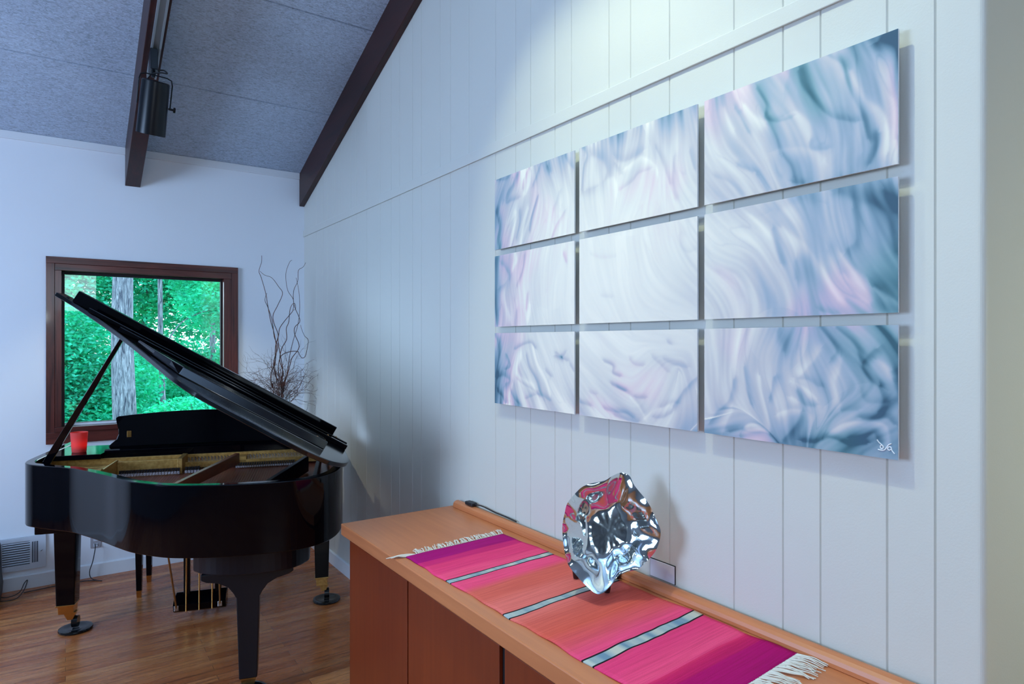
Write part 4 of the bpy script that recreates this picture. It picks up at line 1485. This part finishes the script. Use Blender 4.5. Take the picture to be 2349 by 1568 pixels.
pc = catmull([(0.166, WY - .012, .225), (.166, WY - .045, .20), (.152, WY - .055, .12), (.135, WY - .055, .06), (.138, WY - .06, .02), (.16, WY - .09, .0045), (.20, WY - .14, .0045), (.17, WY - .11, .0045), (.10, WY - .075, .0045), (0.0, WY - .07, .0045), (-.12, WY - .085, .0045), (-.22, WY - .10, .0045)], 6)
tag(MB().tube(pc, .0028, 6).build('lamp_cable', M['cable'], smooth=True), 'thin black cable hanging from the wall socket and running along the baseboard', 'cable')
pc = catmull([(-.36, WY - .12, .02), (-.30, WY - .14, .006), (-.24, WY - .13, .02), (-.215, WY - .10, .065), (-.20, WY - .085, .075), (-.215, WY - .12, .03), (-.25, WY - .19, .005), (-.31, WY - .20, .005), (-.36, WY - .18, .01)], 6)
tag(MB().tube(pc, .0028, 6).build('speaker_cable', M['cable'], smooth=True), 'loop of thin black cable on the floor beside the black speaker', 'cable')

spk = tag(empty('floor_speaker', (-.455, 5.03, 0)), 'black speaker at the left edge of the picture, standing on the floor by the vent', 'speaker')
pr = [(-.12, .03), (-.11, .0), (.11, .0), (.13, .03), (.135, .10), (.128, .16), (.125, .33), (.115, .365), (.09, .375), (-.12, .375)]
MB().prism(pr, -.12, .12, lambda p, q, c: (p, c, q)).build('cabinet', M['rubber'], spk, bevel=0.008)
MB().box(.126, .130, -.085, -.079, .24, .246).build('indicator', M['led'], spk)
MB().box(-.12, .112, -.1215, -.1205, .16, .36).build('grille', M['satin'], spk)

# ------------------------------------------------------------------ the wood outside the window
m = mat('leaf_green', (0.02, 0.35, 0.12, 1), 0.6, spec=0.2)
k = NB(m)
n1 = k.noise(k.pos(), 1.4, 4, 0.7)
n2 = k.noise(k.pos(), 9, 2, 0.7)
c = k.ramp(n1, [(0.32, (0.003, 0.10, 0.11, 1)), (0.5, (0.008, 0.42, 0.33, 1)), (0.66, (0.04, 0.92, 0.36, 1))])
k.color(k.mix(0.45, c, k.ramp(n2, [(0.35, (0.003, 0.07, 0.09, 1)), (0.65, (0.10, 0.95, 0.66, 1))])))
t = m.node_tree
tl = t.nodes.new('ShaderNodeBsdfTranslucent')
tl.inputs[0].default_value = (0.02, 0.7, 0.28, 1)
mx = t.nodes.new('ShaderNodeMixShader')
mx.inputs[0].default_value = 0.4
t.links.new(t.nodes['Principled BSDF'].outputs[0], mx.inputs[1])
t.links.new(tl.outputs[0], mx.inputs[2])
t.links.new(mx.outputs[0], t.nodes['Material Output'].inputs[0])
M['leaf'] = m
m = mat('grey_bark', (0.3, 0.3, 0.34, 1), 0.9, spec=0.1)
k = NB(m)
p = k.pos()
a = k.noise(k.scale(p, (38, 38, 5)), 1.0, 4, 0.7, 0.8)
k.color(k.ramp(a, [(0.36, (0.05, 0.06, 0.09, 1)), (0.5, (0.17, 0.20, 0.25, 1)), (0.65, (0.32, 0.36, 0.43, 1))]))
k.bump(a, 1.0, 0.03)
M['bark'] = m
m = mat('woodland_ground', (0.02, 0.2, 0.1, 1), 0.95)
k = NB(m)
n1 = k.noise(k.pos(), 3, 5, 0.7)
k.color(k.ramp(n1, [(0.35, (0.01, 0.10, 0.08, 1)), (0.55, (0.015, 0.28, 0.15, 1)), (0.7, (0.16, 0.28, 0.22, 1))]))
M['ground'] = m
MB().box(-14, 16, WY + 0.2, 45, -0.9, -0.6).build('ground', M['ground'])['kind'] = 'structure'


def leaves(name, seed, blobs, N, size):
    r = np.random.RandomState(seed)
    vs = []
    tot = sum(b[3]*b[4]*b[5] for b in blobs)
    for (x, y, z, rx, ry, rz) in blobs:
        nn = int(N * rx*ry*rz / tot)
        u = r.normal(size=(nn, 3))
        u /= np.linalg.norm(u, axis=1)[:, None]
        rad = r.rand(nn, 1) ** 0.45
        c = np.array([x, y, z]) + u * rad * np.array([rx, ry, rz])
        e1 = r.normal(size=(nn, 3)); e1[:, 2] *= 0.35
        e1 /= np.linalg.norm(e1, axis=1)[:, None]
        e2 = np.cross(e1, r.normal(size=(nn, 3)))
        e2 /= np.linalg.norm(e2, axis=1)[:, None]
        s = size * (0.5 + r.rand(nn, 1))
        vs.append(np.stack([c - e1*s, c - e2*s*0.5, c + e1*s, c + e2*s*0.5], 1).reshape(-1, 3))
    vs = np.concatenate(vs)
    fs = np.arange(len(vs)).reshape(-1, 4)
    me = bpy.data.meshes.new(name)
    me.from_pydata(vs.tolist(), [], fs.tolist())
    me.materials.append(M['leaf'])
    o = bpy.data.objects.new(name, me)
    COL.objects.link(o)
    return o


def tree(name, x, y, r0, h, lab, lean=(0, 0), blobs=None, seed=0, N=0, size=.08, branches=()):
    root = tag(empty(name, (x, y, -0.6)), lab, 'tree', 'trees outside the window')
    pts = [Vector((0, 0, 0)), Vector((lean[0]*.3, lean[1]*.3, h*.3)), Vector((lean[0]*.5 + r0*.3, lean[1]*.6, h*.6)), Vector((lean[0], lean[1], h))]
    mb = MB()
    mb.tube(catmull(pts, 6), r0, 16, r0*.55)
    mb.build('trunk', M['bark'], root, smooth=True)
    for b in branches:
        MB().tube(catmull([Vector(q) for q in b], 4), r0*.3, 8, r0*.1).build('branch', M['bark'], root, smooth=True)
    if blobs:
        o = leaves('foliage', seed, blobs, N, size)
        o.parent = root
        o.location = (-x, -y, 0.6)
        o['kind'] = 'stuff'
    return root


# big pale trunk, right in front of the left half of the window
tree('thick_trunked_tree', 0.76, 11.0, .170, 7, 'tree with the thick pale grey trunk seen through the left half of the window', (-.25, 0),
     [(-1.0, 11.6, 5.0, 1.6, .8, 1.0), (.6, 12, 5.3, 1.5, .8, .9)], 1, 10000, .05)
tree('slender_tree', 1.58, 14.0, .055, 7, 'slender dark leaning tree seen right of the thick trunk', (-.25, 0),
     [(2.3, 14.4, 3.6, 1.3, .8, .9), (1.2, 14.5, 4.4, 1.4, .8, .9), (2.6, 14.2, 2.3, .9, .7, .6)], 2, 24000, .040,
     branches=([(-.12, 0, 3.6), (.25, 0, 3.95), (.7, 0, 4.3)], [(-.02, 0, 2.1), (.3, 0, 2.6), (.9, 0, 2.9)]))
tree('straight_tree', 2.85, 16.6, .075, 8, 'thin straight pale tree near the right edge of the window', (.05, 0),
     [(3.3, 16.9, 3.4, 1.5, .7, 1.6), (2.6, 16.8, 1.0, 1.3, .7, .7)], 3, 22000, .045)
tree('bushy_tree', -0.15, 13.0, .06, 4, 'dense dark leafy tree low in the left corner of the window', (.1, 0),
     [(-.1, 13.3, 1.5, 1.1, .8, .9), (.35, 13.5, .3, .9, .8, .8), (-.6, 13.4, .2, 1.0, .8, .8), (.9, 13.2, .9, .6, .6, .6)], 4, 42000, .038)
tree('far_tree', 1.6, 19.0, .09, 8, 'green tree farthest away, filling the middle of the window', (.2, 0),
     [(0.4, 19, 3.2, 2.0, .9, 1.6), (2.6, 19, 3.0, 2.2, .9, 1.6), (4.4, 19, 3.0, 1.8, .9, 1.8), (1.6, 18.6, .6, 2.4, .9, .9), (3.6, 18.7, .5, 1.6, .9, .9), (-.8, 19, 1.0, 1.2, .8, 1.2)], 5, 62000, .058)
tree('shrub', 1.5, 10.6, .03, 1.3, 'low bright green shrub under the slender tree outside', (.05, 0),
     [(1.5, 10.6, .35, .7, .5, .45), (2.1, 10.8, .2, .5, .4, .4), (.95, 10.4, .1, .5, .4, .4)], 6, 24000, .025)
